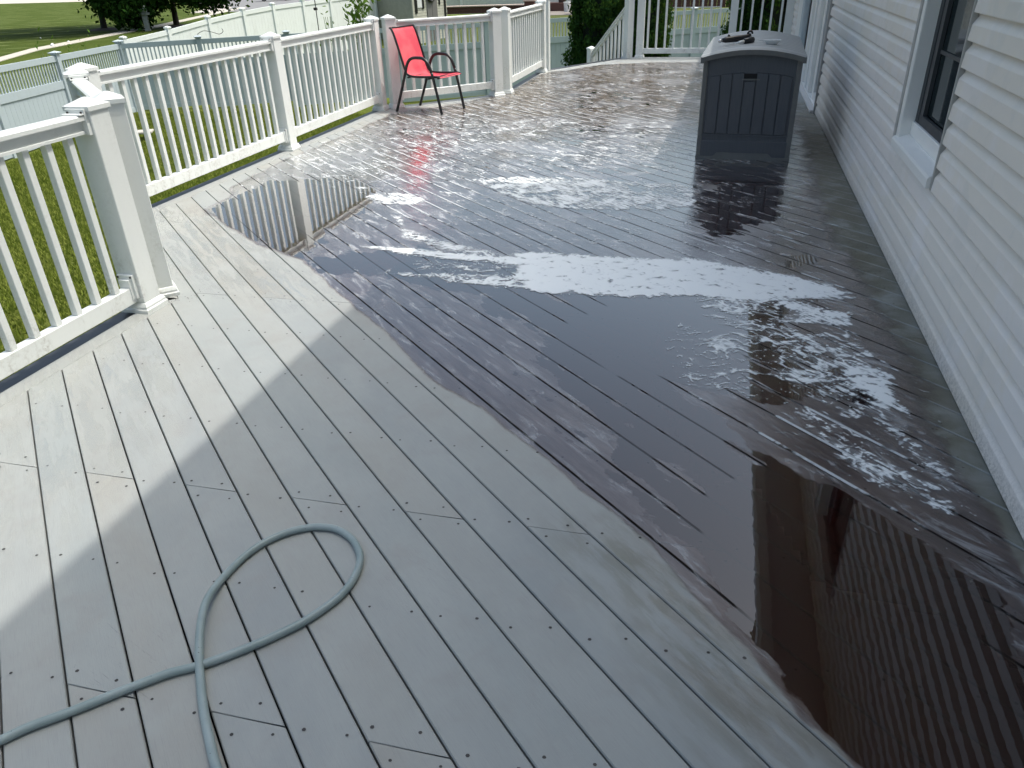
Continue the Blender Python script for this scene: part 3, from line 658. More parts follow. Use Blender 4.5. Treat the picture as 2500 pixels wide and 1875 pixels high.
# stair handrail down to a short post, with the steps
sp = (-2.53, 15.42)
st = thing('stair_post', (*sp, 0), math.radians(42), 'short white post at the foot of the stair handrail, in front of the dark evergreen', 'post')
s_, c_, b_ = post_mesh(.075, -1.0); s_2 = tomesh(s_, 'sleeve', WHITE); ob('sleeve', s_2, None, st); ob('post_cap', c_, WHITE, st); b_.free()
hr = thing('stair_railing', (H1_[0], H1_[1], 0), math.atan2(sp[1]-H1_[1], sp[0]-H1_[0])-math.pi/2, 'white stair handrail with balusters sloping down from the deck to the short post', 'railing')
L = math.hypot(sp[0]-H1_[0], sp[1]-H1_[1]); z1, z2 = .90, -.02
def sheared(prof, zo, name):
    b = prism(bmesh.new(), prof, .075, L-.07)
    for v in b.verts: v.co.z += zo + (z2-z1)*(v.co.y/L)
    ob(name, b, WHITE, hr)
sheared([(x, z-.99) for x, z in TOPP], z1, 'top_rail')
sheared([(-.026, 0), (.026, 0), (.026, .085), (-.026, .085)], z1-.86, 'bottom_rail')
y = .16
while y < L-.1:
    zc = z1+(z2-z1)*y/L; ob('baluster', boxm(-BS, BS, -BS, BS, zc-.79, zc-.07), WHITE, hr, (0, y, 0)); y += .118
stairs = thing('deck_stairs', (-2.33, 13.78, 0), math.atan2(.83, -1.1)-math.pi/2+.0, 'white and grey deck stairs going down behind the far deck edge', 'stairs')
for i in range(6):
    ob('tread', boxm(-.95, .95, .06+i*.27, .06+i*.27+.28, -.18*(i+1)-.03, -.18*(i+1), .003), BOARD, stairs)
    ob('riser', boxm(-.95, .95, .035+i*.27, .055+i*.27, -.18*(i+1), -.18*i-.04), WHITE, stairs)

# ================================================================== HOUSE
house = thing('house', (1.0, 4, 0), 0, 'two storey house clad in pale grey-taupe vinyl lap siding along the right of the deck', 'house')
HO = Vector((1.0, 4, 0))
def hp(name, bm, mat, kind=None):
    o = ob(name, bm, mat, house, (-HO.x, -HO.y, 0), 0, kind); return o
WY0, WY1, WZ0 = 3.875, 4.83, .56      # window opening
LAP = .107
def course(z0, y0, y1):
    pr = [(1.03, z0), (.9775, z0), (.977, z0+.004), (.981, z0+.060), (.984, z0+.066), (.998, z0+.088), (1.004, z0+.098), (1.006, z0+.1075), (1.03, z0+.1075)]
    hp('siding_board', prism(bmesh.new(), pr, y0, y1), SIDING)
hp('starter_strip', boxm(.985, 1.02, -3, 9.12, .001, .0125, .002), TRIMW)
for i in range(24):
    z0 = .0125+LAP*i
    if z0+LAP > WZ0+.02 and z0 < 2.1:
        ys_ = [(-3, -.6+.9*(i % 2)), (-.6+.9*(i % 2), WY0), (WY1+.045, 6.4+1.1*((i*7) % 3)), (6.4+1.1*((i*7) % 3), 9.12)]
    else:
        j = 1.4+.8*((i*5) % 3); ys_ = [(-3, j), (j, j+4.2), (j+4.2, 9.12)]
    for a, b in ys_: course(z0, a+.0008, b-.0008)
for i in range(24, 54):
    course(.0125+LAP*i+.12, -3, 7.0)
for i in range(24):
    course(.0125+LAP*i, 13.3, 15.5) if True else None
hp('wall', boxm(1.004, 6, -3, 9.15, -1.8, 5.95), BLACK) if False else None
bm = bmesh.new(); box(bm, 1.16, 6, -3, 7.0, -1.8, 5.9); box(bm, 1.16, 6, 7.0, 15.5, -1.8, 2.7)
hp('inner_wall', bm, BLACK)
hp('foundation_wall', boxm(1.008, 1.15, -3, 15.5, -1.9, .0), CONC)
SOFF = m_plain('white_soffit', (.62, .6, .58, 1), .6)
# wall sheathing behind the siding, with the window and door openings left free
bm = bmesh.new()
for a in ((-3, WY0-.01, .0, 5.9), (WY1+.01, 9.13, .0, 2.75), (WY0-.01, WY1+.01, 0, WZ0-.005), (WY0-.01, WY1+.01, 2.1, 5.9), (WY1+.01, 7.0, 2.75, 5.9), (13.3, 15.5, 0, 2.7), (9.13, 13.3, 2.1, 2.7)):
    box(bm, 1.031, 1.16, a[0], a[1], a[2], a[3])
hp('wall_sheathing', bm, SHEDD)
hp('soffit', boxm(.70, 1.0, -3, 15.5, 2.62, 2.64), SOFF)
hp('gutter', prism(bmesh.new(), [(.60, 2.70), (.60, 2.62), (.62, 2.59), (.70, 2.59), (.70, 2.70)], -3, 15.5), TRIMW)
bm = prism(bmesh.new(), [(.61, 2.705), (1.02, 2.83), (1.02, 2.75), (.71, 2.70)], -3, 7.0); hp('roof', bm, ROOFM)
bm = prism(bmesh.new(), [(.61, 2.71), (6.2, 4.6), (6.2, 4.5), (.71, 2.70)], 7.01, 15.8); hp('roof', bm, ROOFM)
hp('soffit', boxm(.70, 1.0, -3, 6.98, 5.82, 5.84), SOFF)
hp('gutter', prism(bmesh.new(), [(.60, 5.92), (.60, 5.83), (.62, 5.80), (.70, 5.80), (.70, 5.92)], -3, 6.98), TRIMW)
bm = prism(bmesh.new(), [(.61, 5.93), (6.2, 8.2), (6.2, 8.1), (.71, 5.925)], -3.2, 7.0); hp('roof', bm, ROOFM)
# J-channel trim round the window
GJ = m_plain('taupe_trim', (.40, .39, .375, 1), .45)
hp('window_trim', boxm(.972, .9995, WY0-.016, WY0, WZ0-.012, 2.1, .003), GJ)
hp('window_trim', boxm(.966, 1.0, WY1, WY1+.045, WZ0+.0, 2.1, .003), GJ)
SASHD = m_plain('dark_sash', (.045, .05, .055, 1), .5)
# window: frame, sill, sashes, glass
win = ob('window', boxm(1.02, 1.10, WY0+.001, WY1-.001, WZ0+.02, WZ0+.07, .002), TRIMW, house, (-HO.x, -HO.y, 0))
def wp(name, bm, mat): return ob(name, bm, mat, win)
wp('frame', boxm(.972, 1.08, WY1-.065, WY1-.001, WZ0+.05, 2.1, .004), TRIMW)
wp('frame', boxm(1.0, 1.08, WY0+.001, WY0+.02, WZ0+.05, 2.1, .004), TRIMW)
wp('sill', prism(bmesh.new(), [(.955, WZ0-.005), (.955, WZ0+.035), (.962, WZ0+.048), (1.01, WZ0+.066), (1.03, WZ0+.07), (1.03, WZ0-.005)], WY0+.001, WY1-.001), TRIMW)
wp('bottom_rail', boxm(1.03, 1.06, WY0+.03, WY1-.066, WZ0+.068, WZ0+.142, .003), TRIMW)
wp('sash', boxm(1.042, 1.06, WY1-.13, WY1-.066, WZ0+.142, 2.1), SCREENM)
wp('sash', boxm(1.044, 1.062, WY0+.03, WY1-.13, WZ0+.142, WZ0+.19), SCREENM)
wp('sash', boxm(1.046, 1.066, WY1-.20, WY1-.132, WZ0+.191, 2.1), SASHD)
wp('sash', boxm(1.06, 1.066, WY0+.03, WY1-.202, 1.06, 1.078), SASHD)
wp('glass', boxm(1.068, 1.074, WY0+.03, WY1-.13, WZ0+.19, 2.1), GLASS)
# corner trim and the sliding patio door
hp('corner_trim', boxm(.962, 1.0, 9.122, 9.16, .0, 2.6, .003), GJ)
door = ob('sliding_door', boxm(.985, 1.06, 9.165, 11.42, .004, .045, .003), TRIMW, house, (-HO.x, -HO.y, 0))
def dp(name, bm, mat): return ob(name, bm, mat, door)
dp('threshold', boxm(.93, .984, 9.18, 11.45, .003, .03, .003), SOFF)
for (y0, y1, x0, m_) in ((9.165, 9.24, 1.0, TRIMW), (9.78, 9.95, 1.0, TRIMW), (9.95, 10.35, 1.03, PWALL), (10.35, 10.62, .99, TRIMW), (10.62, 10.78, 1.02, GREYP), (10.78, 10.92, .985, TRIMW), (11.28, 11.50, .985, TRIMW)):
    dp('door_stile', boxm(x0, 1.07, y0+.001, y1-.001, .046, 2.1, .003), m_)
dp('glass', boxm(1.04, 1.05, 9.241, 9.779, .13, 2.1), GLASS); dp('door_rail', boxm(1.0, 1.07, 9.241, 9.779, .046, .13, .003), TRIMW)
dp('glass', boxm(1.04, 1.05, 10.921, 11.279, .05, 2.1), PWALL)
hp('downpipe', boxm(.90, .98, 11.56, 11.80, .12, 2.6, .01), GREYP)
hp('shutter', boxm(.97, 1.0, 11.83, 12.45, .02, 2.1, .004), SCREENM)
hp('door_casing', boxm(.96, 1.0, 12.47, 13.28, .0, 2.6, .004), TRIMW)

# ================================================================== STORAGE BOX
sbx = thing('storage_box', (.225, 7.66, 0), math.radians(-1.8), 'slate grey resin deck box with arched lid and plank-pattern panel, standing near the house wall', 'storage box')
bw, y0, y1 = .375, -.83, .83
def arch(x, zs, rise, w=bw): return zs+rise*(1-(x/w)**2)
N = 12
bm = bmesh.new()
pr = [(-bw, .02)]+[(bw, .02)]+[(bw*(1-2*i/N), arch(bw*(1-2*i/N), .785, .055)) for i in range(N+1)]
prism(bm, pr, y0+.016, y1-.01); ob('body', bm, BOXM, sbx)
# corner pillars, plinth band
for sx in (-1, 1):
    ob('corner_pillar', boxm(sx*bw-.028, sx*bw+.012 if sx > 0 else sx*bw+.028, y0+.004, y0+.06, .0, .79, .006) if sx > 0 else boxm(sx*bw-.012, sx*bw+.028, y0+.004, y0+.06, .0, .79, .006), BOXRIM, sbx)
    ob('corner_pillar', boxm(sx*bw-.012, sx*bw+.012, y1-.06, y1-.004, 0, .79, .006), BOXRIM, sbx)
    for i in range(6):
        yy = y0+.08+i*.255; ob('side_panel', boxm(min(sx*bw, sx*(bw+.008)), max(sx*bw, sx*(bw+.008)), yy, yy+.245, .14, .74, .004), BOXM, sbx)
bm = boxm(-bw-.004, bw+.004, y0+.006, y0+.03, .0, .155, .004); ob('plinth', bm, BOXM, sbx)
bm = bmesh.new(); pts = [(-bw-.014, 0), (bw+.014, 0), (bw+.014, .026), (.245, .026), (.21, .058), (-.21, .058), (-.245, .026), (-bw-.014, .026)]
for a in (y0-.004, y0+.0055):
    pass
f1 = [bm.verts.new((x, y0-.002, z)) for x, z in pts]; f2 = [bm.verts.new((x, y0+.0055, z)) for x, z in pts]
for i in range(len(pts)): bm.faces.new((f1[i], f1[(i+1) % len(pts)], f2[(i+1) % len(pts)], f2[i]))
bm.faces.new(f1[::-1]); bmesh.ops.recalc_face_normals(bm, faces=bm.faces); ob('skirt', bm, BOXRIM, sbx)
# six planks of the front panel
pw = .0945
for i in range(7):
    x0 = -.3308+i*pw; x1 = x0+pw-.005
    bm = bmesh.new(); zt0, zt1 = arch(x0, .655, .045), arch(x1, .655, .045)
    if i in (2, 4): pass
    if i == 3: zt0 = zt1 = .632
    a = [(x0, .215), (x1, .215), (x1, zt1), (x0, zt0)]
    fo_ = [bm.verts.new((x+(.003 if x == x0 else -.003), y0+.004, z-(.003 if z > .3 else -.003))) for x, z in a]; fi = [bm.verts.new((x, y0+.0155, z)) for x, z in a]
    for q in range(4): bm.faces.new((fo_[q], fo_[(q+1) % 4], fi[(q+1) % 4], fi[q]))
    bm.faces.new(fo_[::-1]); bmesh.ops.recalc_face_normals(bm, faces=bm.faces); ob('panel_plank', bm, BOXM, sbx)
ob('handle', boxm(-.068, .074, y0+.002, y0+.015, .643, .652, .001), BOXRIM, sbx)
ob('handle_shade', boxm(-.066, .072, y0+.009, y0+.0155, .652, .69, .001), BLACK, sbx)  # black block painting the shade of the recess behind the handle
ob('panel_frame', boxm(-.36, .36, y0+.006, y0+.0158, .195, .209, .002), BOXM, sbx)
# lid: arched, ribbed with shallow grooves across
bm = bmesh.new(); lw = bw+.035; N = 16; ly0, ly1 = y0-.03, y1+.03
ysl = [ly0, ly0+.02]; groove = []
for i in range(1, 12):
    yc = ly0+.06+i*(ly1-ly0-.1)/12; ysl += [yc-.011, yc-.006, yc+.006, yc+.011]
ysl += [ly1-.02, ly1]
grid = []
for j, yy in enumerate(ysl):
    row = []
    g = 0
    if 2 <= j < len(ysl)-2 and (j-2) % 4 in (1, 2): g = .012
    if j in (0, len(ysl)-1): g = .012
    for i in range(N+1):
        x = lw*(-1+2*i/N); row.append(bm.verts.new((x, yy, arch(x, .825, .062, lw)-g)))
    grid.append(row)
for a, b in zip(grid[:-1], grid[1:]):
    for i in range(N): bm.faces.new((a[i], a[i+1], b[i+1], b[i]))
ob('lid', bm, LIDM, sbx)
bm = bmesh.new()
for yy, s in ((ly0, 1), (ly1, -1)):
    t_ = [bm.verts.new((lw*(-1+2*i/N), yy, arch(lw*(-1+2*i/N), .825, .062, lw)-.012)) for i in range(N+1)]
    b_ = [bm.verts.new((lw*(-1+2*i/N), yy+s*.004, arch(lw*(-1+2*i/N), .775, .062, lw))) for i in range(N+1)]
    c_ = [bm.verts.new((lw*(-1+2*i/N), yy+s*.04, arch(lw*(-1+2*i/N), .775, .062, lw))) for i in range(N+1)]
    for i in range(N):
        bm.faces.new((t_[i], t_[i+1], b_[i+1], b_[i])); bm.faces.new((b_[i], b_[i+1], c_[i+1], c_[i]))
for sx in (-1, 1): box(bm, min(sx*lw, sx*(lw-.03)), max(sx*lw, sx*(lw-.03)), ly0+.001, ly1-.001, .773, .818)
bmesh.ops.recalc_face_normals(bm, faces=bm.faces); ob('lid_rim', bm, BOXRIM, sbx)
# things on the lid
zl = .885
nz = thing('spray_nozzle', (.055, 7.30, zl), math.radians(62-35), 'black garden hose spray nozzle lying on the lid of the storage box', 'hose nozzle')
ob('barrel', tube([(-.13, 0, .022), (-.10, 0, .024), (0, 0, .03), (.10, 0, .038), (.13, .01, .05)], [.014, .024, .027, .022, .018], 12), METAL_BLACK, nz)
ob('trigger_ring', tube([(.13+.022*math.cos(a), .01, .06+.022*math.sin(a)) for a in [i*2*math.pi/12 for i in range(11)]], .009, 8), METAL_BLACK, nz)
ob('nozzle_tip', tube([(-.165, 0, .018), (-.15, 0, .018), (-.128, 0, .02)], [.009, .015, .011], 10), CHROME, nz)
ob('lever', tube([(-.08, 0, .05), (-.075, 0, .062), (-.06, 0, .05)], .006, 8), METAL_BLACK, nz)
n2 = thing('quick_connector', (.125, 7.17, zl), math.radians(38), 'small black hose connector with a bright metal tip beside the spray nozzle', 'hose connector')
ob('grip', tube([(-.01, 0, .02), (.0, 0, .02), (.085, 0, .027), (.09, 0, .027)], [.016, .022, .024, .018], 10), METAL_BLACK, n2)
ob('metal_tip', tube([(-.095, 0, .008), (-.06, 0, .011), (-.055, 0, .013), (-.011, 0, .018)], [.005, .009, .013, .014], 10), PLASTW, n2)
ds = thing('plastic_dish', (.345, 7.15, zl-.006), math.radians(3), 'pale grey boat-shaped plastic dish on the right of the storage box lid', 'dish')
bm = bmesh.new(); rs = []
for r, z in ((.55, 0), (.62, .003), (.95, .032), (1.0, .036), (.94, .034), (.6, .008)):
    rs.append([bm.verts.new((.072*r*math.copysign(abs(math.cos(t))**.7, math.cos(t)), .04*r*math.copysign(abs(math.sin(t))**.7, math.sin(t)), z)) for t in [i*2*math.pi/20 for i in range(20)]])
for a, b in zip(rs[:-1], rs[1:]):
    for i in range(20): bm.faces.new((a[i], a[(i+1) % 20], b[(i+1) % 20], b[i]))
bm.faces.new(rs[0][::-1]); bm.faces.new(rs[-1]); bmesh.ops.recalc_face_normals(bm, faces=bm.faces)
ob('bowl', bm, m_plain('pale_grey_plastic', (.72, .73, .73, 1), .4), ds)
ob('spout', boxm(-.105, -.068, -.008, .008, .03, .036, .001), PLASTW, ds)

# ================================================================== CHAIR
ch = thing('sling_chair', (-3.46, 9.07, 0), math.atan2(-.28, .96), 'red sling patio chair with black metal frame and looped arms', 'chair')
HWI = .235
def hoop(s):
    pts = [(-.345, s*HWI, .0), (-.25, s*HWI, .22), (-.165, s*HWI, .43), (-.125, s*HWI, .53), (-.085, s*HWI, .585), (-.03, s*HWI, .61), (.04, s*HWI, .615), (.11, s*HWI, .61), (.165, s*HWI, .58), (.2, s*HWI, .53), (.235, s*HWI, .43), (.29, s*HWI, .2), (.335, s*HWI, .0)]
    P = smooth_path(pts, 5); return P
for s in (-1, 1):
    P = hoop(s); k = 2*5+2
    ob('leg', tube(P[:k+1], .0165, 10), METAL_BLACK, ch)
    ob('armrest', tube(P[k:len(P)-11], .0175, 10), METAL_BLACK, ch)
    ob('leg', tube(P[len(P)-12:], .0165, 10), METAL_BLACK, ch)
    ob('side_rail', tube(smooth_path([(-.335, s*.215, .93), (-.30, s*.215, .87), (-.255, s*.215, .74), (-.20, s*.215, .56), (-.165, s*.215, .455), (-.13, s*.215, .42), (-.05, s*.215, .405), (.15, s*.215, .408), (.29, s*.215, .412), (.325, s*.215, .40)], 4), .0135, 8), METAL_BLACK, ch)
for f_, z in ((-.335, .925), (.31, .40), (-.13, .395), (.17, .39)):
    ob('cross_bar', tube([(f_, -.235, z), (f_, .235, z)], .009, 8), METAL_BLACK, ch)
cur = smooth_path([(-.345, 0, .935), (-.305, 0, .875), (-.258, 0, .74), (-.203, 0, .56), (-.162, 0, .45), (-.12, 0, .415), (-.04, 0, .4), (.15, 0, .402), (.29, 0, .415), (.335, 0, .402)], 5)
V, Fc = [], []
for i, p in enumerate(cur):
    for j in range(7):
        t = -1+2*j/6; V.append((p.x, t*.213, p.z - .018*(1-t*t)*(1 if .1 < i/len(cur) < .92 else .2)))
for i in range(len(cur)-1):
    for j in range(6): Fc.append((i*7+j, i*7+j+1, (i+1)*7+j+1, (i+1)*7+j))
ob('sling', mesh('sling', V, Fc, SLING, True), None, ch)

# ================================================================== GARDEN HOSE
HP = [(-1.484, 0.722), (-1.46, 0.751), (-1.424, 0.794), (-1.361, 0.85), (-1.307, 0.903), (-1.26, 0.948), (-1.2, 1.002), (-1.142, 1.039), (-1.099, 1.074), (-1.04, 1.129), (-0.994, 1.179), (-0.953, 1.229), (-0.921, 1.284), (-0.897, 1.34), (-0.888, 1.396), (-0.894, 1.458), (-0.914, 1.51), (-0.963, 1.565), (-1.028, 1.598), (-1.084, 1.599), (-1.135, 1.582), (-1.185, 1.545), (-1.225, 1.492), (-1.248, 1.434), (-1.259, 1.359), (-1.254, 1.286), (-1.232, 1.213), (-1.195, 1.137), (-1.149, 1.06), (-1.104, 0.998), (-1.058, 0.941), (-0.999, 0.876), (-0.935, 0.811), (-0.868, 0.759)]
pts = []
for i, (x, y) in enumerate(HP): pts.append((x, y, .0115))
pts = [list(p) for p in pts]
for i in (25, 26, 27, 28): pts[i][2] = {25: .02, 26: .034, 27: .034, 28: .02}[i]
pts = [(-1.62, .53, .0115)]+pts+[(-.72, .64, .0115), (-.55, .45, .0115)]
hs = tag(ob('garden_hose', tube(smooth_path(pts, 8), .0112, 16), HOSE), 'grey-green garden hose lying in a loop on the dry boards', 'hose')
# leaf debris at the base of the second post
V, Fc = [], []
for i in range(70):
    x, y = random.gauss(-2.74, .05), random.gauss(3.17, .05)
    if i > 30: x, y = .93-abs(random.gauss(0, .05)), random.uniform(1.5, 5)
    if i > 62: x, y = random.uniform(.2, .9), random.uniform(2.2, 4)
    r = random.uniform(.002, .005); a = random.random()*6; s = len(V)
    V += [(x+r*math.cos(a+k*2.1)*(1.5 if k else 1), y+r*math.sin(a+k*2.1), .006+random.random()*.002) for k in range(3)]; Fc.append((s, s+1, s+2))
d_ = ob('debris', mesh('debris', V, Fc), SOIL, None, kind='stuff'); tag(d_, 'dark crumbs of leaf dirt scattered along the house wall and by the second post', 'dirt')
# ================================================================== GROUND
def smooth(a, b, t):
    t = np.clip((t-a)/(b-a), 0, 1); return t*t*(3-2*t)
def gz(x, y):
    x = np.asarray(x, float); y = np.asarray(y, float)
    s = y-(18.7+.7*(x+16))
    return G-.45*smooth(-17, -8.5, x)*smooth(5, 14, y)*(1-smooth(1, 12, s)) + .75*smooth(1, 16, s)*smooth(-19, -14, x)
gx = np.concatenate([np.linspace(-420, -40, 30), np.linspace(-38, 30, 100), np.linspace(34, 300, 20)]); gy = np.concatenate([np.linspace(-60, -8, 8), np.linspace(-6, 60, 100), np.linspace(63, 600, 40)])
XX, YY = np.meshgrid(gx, gy); ZZ = gz(XX, YY)
ny, nx = XX.shape; ids = np.arange(nx*ny).reshape(ny, nx)
V = np.c_[XX.ravel(), YY.ravel(), ZZ.ravel()]; Q = np.c_[ids[:-1, :-1].ravel(), ids[:-1, 1:].ravel(), ids[1:, 1:].ravel(), ids[1:, :-1].ravel()]
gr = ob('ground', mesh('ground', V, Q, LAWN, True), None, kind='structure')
def strip(name, left, right, mat, dz, th=.0, kind='structure'):
    V, Fc = [], []
    for (a, b) in zip(left, right):
        V += [(a[0], a[1], float(gz(*a))+dz), (b[0], b[1], float(gz(*b))+dz)]
    for i in range(len(left)-1): Fc.append((2*i, 2*i+1, 2*i+3, 2*i+2))
    if th:
        o = len(V); V += [(x, y, z-th) for x, y, z in V]
        for i in range(len(left)-1): Fc.append((2*i+1, 2*i+1+o, 2*i+3+o, 2*i+3)); Fc.append((2*i, 2*i+2, 2*i+2+o, 2*i+o))
    return ob(name, mesh(name, V, Fc, mat), None, kind=kind)
SW = [(-28, 12), (-33.2, 30.7), (-36.0, 36.0), (-37.6, 41), (-39.6, 47), (-41.5, 53.8), (-45, 63), (-48, 71), (-52, 82)]
SW2 = [(a-1.35, b+.9) for a, b in SW]
strip('sidewalk', SW2, SW, CONC, .03, .05)
strip('road', [(-49.5, 73.5), (-56, 84), (-75, 108), (-110, 140)], [(-20, 70), (-20, 100), (-20, 135), (-20, 180)], ASPH, .01)
strip('sidewalk', [(-52.5, 72.5), (-58, 84), (-74, 104)], [(-48.5, 71.5), (-54.5, 83), (-72.5, 106)], CONC, .016)
strip('driveway', [(-200, 118), (-150, 118), (-110, 118), (-60, 118)], [(-200, 190), (-150, 190), (-110, 190), (-60, 190)], CONC, .012)
# grass blades where the lawn is near enough to read
def grass(name, n, xr, yr, hmax, test, label):
    x = rng.uniform(*xr, n); y = rng.uniform(*yr, n); k = test(x, y); x, y = x[k], y[k]; n = len(x)
    z = gz(x, y); a = rng.uniform(0, 6.283, n); h = rng.uniform(.45, 1, n)*hmax; wd = rng.uniform(.006, .012, n)*1.6; ln = rng.uniform(.1, .8, n)*h; la = rng.uniform(0, 6.283, n)
    V = np.empty((n, 3, 3)); V[:, 0] = np.c_[x-np.cos(a)*wd, y-np.sin(a)*wd, z]; V[:, 1] = np.c_[x+np.cos(a)*wd, y+np.sin(a)*wd, z]; V[:, 2] = np.c_[x+np.cos(la)*ln, y+np.sin(la)*ln, z+h]
    me = bpy.data.meshes.new(name); me.vertices.add(3*n); me.vertices.foreach_set('co', V.astype(np.float32).ravel())
    me.loops.add(3*n); me.loops.foreach_set('vertex_index', np.arange(3*n, dtype=np.int32)); me.polygons.add(n); me.polygons.foreach_set('loop_start', np.arange(0, 3*n, 3, dtype=np.int32)); me.update(calc_edges=True)
    return tag(ob(name, me, GRASSM), label, 'grass', None, 'stuff')
def inyard(x, y): return (x > -15.9+.24*(18.7-y)*.95) & (y < 18.2+.7*(x+16))
grass('grass', 260000, (-16, -4.3), (1.5, 21), .075, inyard, 'short green lawn grass between the deck and the grey fence')
# ================================================================== GREY FENCE
def privacy(name, posts, label, mat, pmat, closed_white=False, ztop=None, picket=True, boardw=.16, tb=None, cap=True, pick_step=.105):
    p0 = posts[0]; t = thing(name, (p0[0], p0[1], 0), 0, label, 'fence')
    cm = None
    pmesh = {}
    for i, (x, y) in enumerate(posts):
        g = float(gz(x, y)); zt = ztop[i] if ztop else .03
        b = boxm(-.065, .065, -.065, .065, g-.05, zt, .004); 
        ang = math.atan2(posts[min(i+1, len(posts)-1)][1]-posts[max(i-1, 0)][1], posts[min(i+1, len(posts)-1)][0]-posts[max(i-1, 0)][0])
        po = ob('fence_post', b, mat, t, (x-p0[0], y-p0[1], 0), ang)
        c = bmesh.new()
        if picket:
            box(c, -.085, .085, -.085, .085, zt-.035, zt+.0, .01); box(c, -.105, .105, -.105, .105, zt, zt+.022, .006)
            r = bmesh.ops.create_cone(c, cap_ends=True, segments=4, radius1=.135, radius2=.01, depth=.03, matrix=Matrix.Translation((0, 0, zt+.037)) @ Matrix.Rotation(math.pi/4, 4, 'Z'))
        else:
            box(c, -.08, .08, -.08, .08, zt-.01, zt+.03, .006)
            bmesh.ops.create_cone(c, cap_ends=True, segments=4, radius1=.112, radius2=.01, depth=.03, matrix=Matrix.Translation((0, 0, zt+.045)) @ Matrix.Rotation(math.pi/4, 4, 'Z'))
        ob('post_cap', c, pmat, po)
    for i in range(len(posts)-1):
        a, b = Vector((*posts[i], 0)), Vector((*posts[i+1], 0)); d = b-a; L = d.length; ang = math.atan2(d.y, d.x)
        za = (ztop[i] if ztop else .03)-.05; zb = (ztop[i+1] if ztop else .03)-.05
        ga = float(gz(a.x, a.y)); gb = float(gz(b.x, b.y)); off = (a.x-p0[0], a.y-p0[1], 0)
        def bar(nm, lo, hi, th, m_):
            bm = bmesh.new(); box(bm, .065, L-.065, -th, th, 0, 1, 0)
            for v in bm.verts:
                s = v.co.x/L; top = za+(zb-za)*s; v.co.z = top+(lo if v.co.z < .5 else hi)
            ob(nm, bm, m_, t, off, ang)
        H = za-ga
        bar('top_rail', -.125, 0, .032, mat)
        if picket:
            bar('middle_rail', -.72, -.545, .032, mat)
            n = int((L-.13)/pick_step); st_ = (L-.13)/n
            pm = tomesh(boxm(-.019, .019, -.012, .012, -.546, -.124), 'picket', pmat)
            for k in range(n): ob('picket', pm, None, t, (off[0]+d.x/L*(.065+(k+.5)*st_), off[1]+d.y/L*(.065+(k+.5)*st_), za+(zb-za)*(k+.5)/n), ang)
            top = -.719
        else: top = -.124
        bar('bottom_rail', -H+.03, -H+.15, .032, pmat if not picket else mat)
        n = int((L-.13)/boardw); st_ = (L-.13)/n
        key = (round(st_, 4), round(top, 3), round(H, 2)); 
        if key not in pmesh:
            pmesh[key] = tomesh(boxm(-st_/2+(.002 if picket else .0008), st_/2-(.002 if picket else .0008), -.011, .011, -H+.15, top, .0025 if picket else .0008), 'fence_board', mat)
        for k in range(n): ob('fence_board', pmesh[key], None, t, (off[0]+d.x/L*(.065+(k+.5)*st_), off[1]+d.y/L*(.065+(k+.5)*st_), za+(zb-za)*(k+.5)/n), ang)
        ob('backing_strip', boxm(.066, L-.066, -.004, .004, -H+.1+za, top+za-.01), mat, t, off, ang)
    return t
Lp = [(-14.35, 11.0), (-14.86, 13.32), (-15.37, 15.82), (-15.98, 18.70)]
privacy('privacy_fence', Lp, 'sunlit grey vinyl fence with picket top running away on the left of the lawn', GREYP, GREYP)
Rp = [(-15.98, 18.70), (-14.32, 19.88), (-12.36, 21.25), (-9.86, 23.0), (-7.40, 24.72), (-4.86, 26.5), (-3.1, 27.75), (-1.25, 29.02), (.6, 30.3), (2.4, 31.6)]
privacy('privacy_fence', Rp, 'shaded blue-grey vinyl fence with picket top crossing behind the deck, seen through the railings', GREYV, GREYP)
WA = (-16.42, 19.45); Wd = (.143, .99)
zt = [.06, .19, .37, .50, .58, .62, .66, .70, .74]; wl = [0, 1.68, 3.4, 5.05, 6.6, 8.3, 10, 11.7, 13.2]
Wp = [(WA[0]+Wd[0]*s, WA[1]+Wd[1]*s) for s in wl]
privacy('privacy_fence', Wp, 'white vinyl fence with solid boards rising away beyond the grey fence', WHITE2, WHITE2, ztop=zt, picket=False, boardw=.15)

# ================================================================== VEGETATION
def leaves(name, pts, size, mat, parent, aspect=1.6, up=.3):
    n = len(pts); a = rng.normal(size=(n, 3)); a /= np.linalg.norm(a, axis=1)[:, None]; b = rng.normal(size=(n, 3)); b[:, 2] += up*2
    b -= a*(a*b).sum(1)[:, None]; b /= np.linalg.norm(b, axis=1)[:, None]
    s = size*rng.uniform(.6, 1.3, n)[:, None]; V = np.empty((n, 4, 3))
    V[:, 0] = pts-b*s*aspect*.5; V[:, 1] = pts+a*s*.5; V[:, 2] = pts+b*s*aspect*.5; V[:, 3] = pts-a*s*.5
    me = bpy.data.meshes.new(name); me.vertices.add(4*n); me.vertices.foreach_set('co', V.astype(np.float32).ravel())
    me.loops.add(4*n); me.loops.foreach_set('vertex_index', np.arange(4*n, dtype=np.int32)); me.polygons.add(n); me.polygons.foreach_set('loop_start', np.arange(0, 4*n, 4, dtype=np.int32)); me.update(calc_edges=True)
    return ob(name, me, mat, parent)
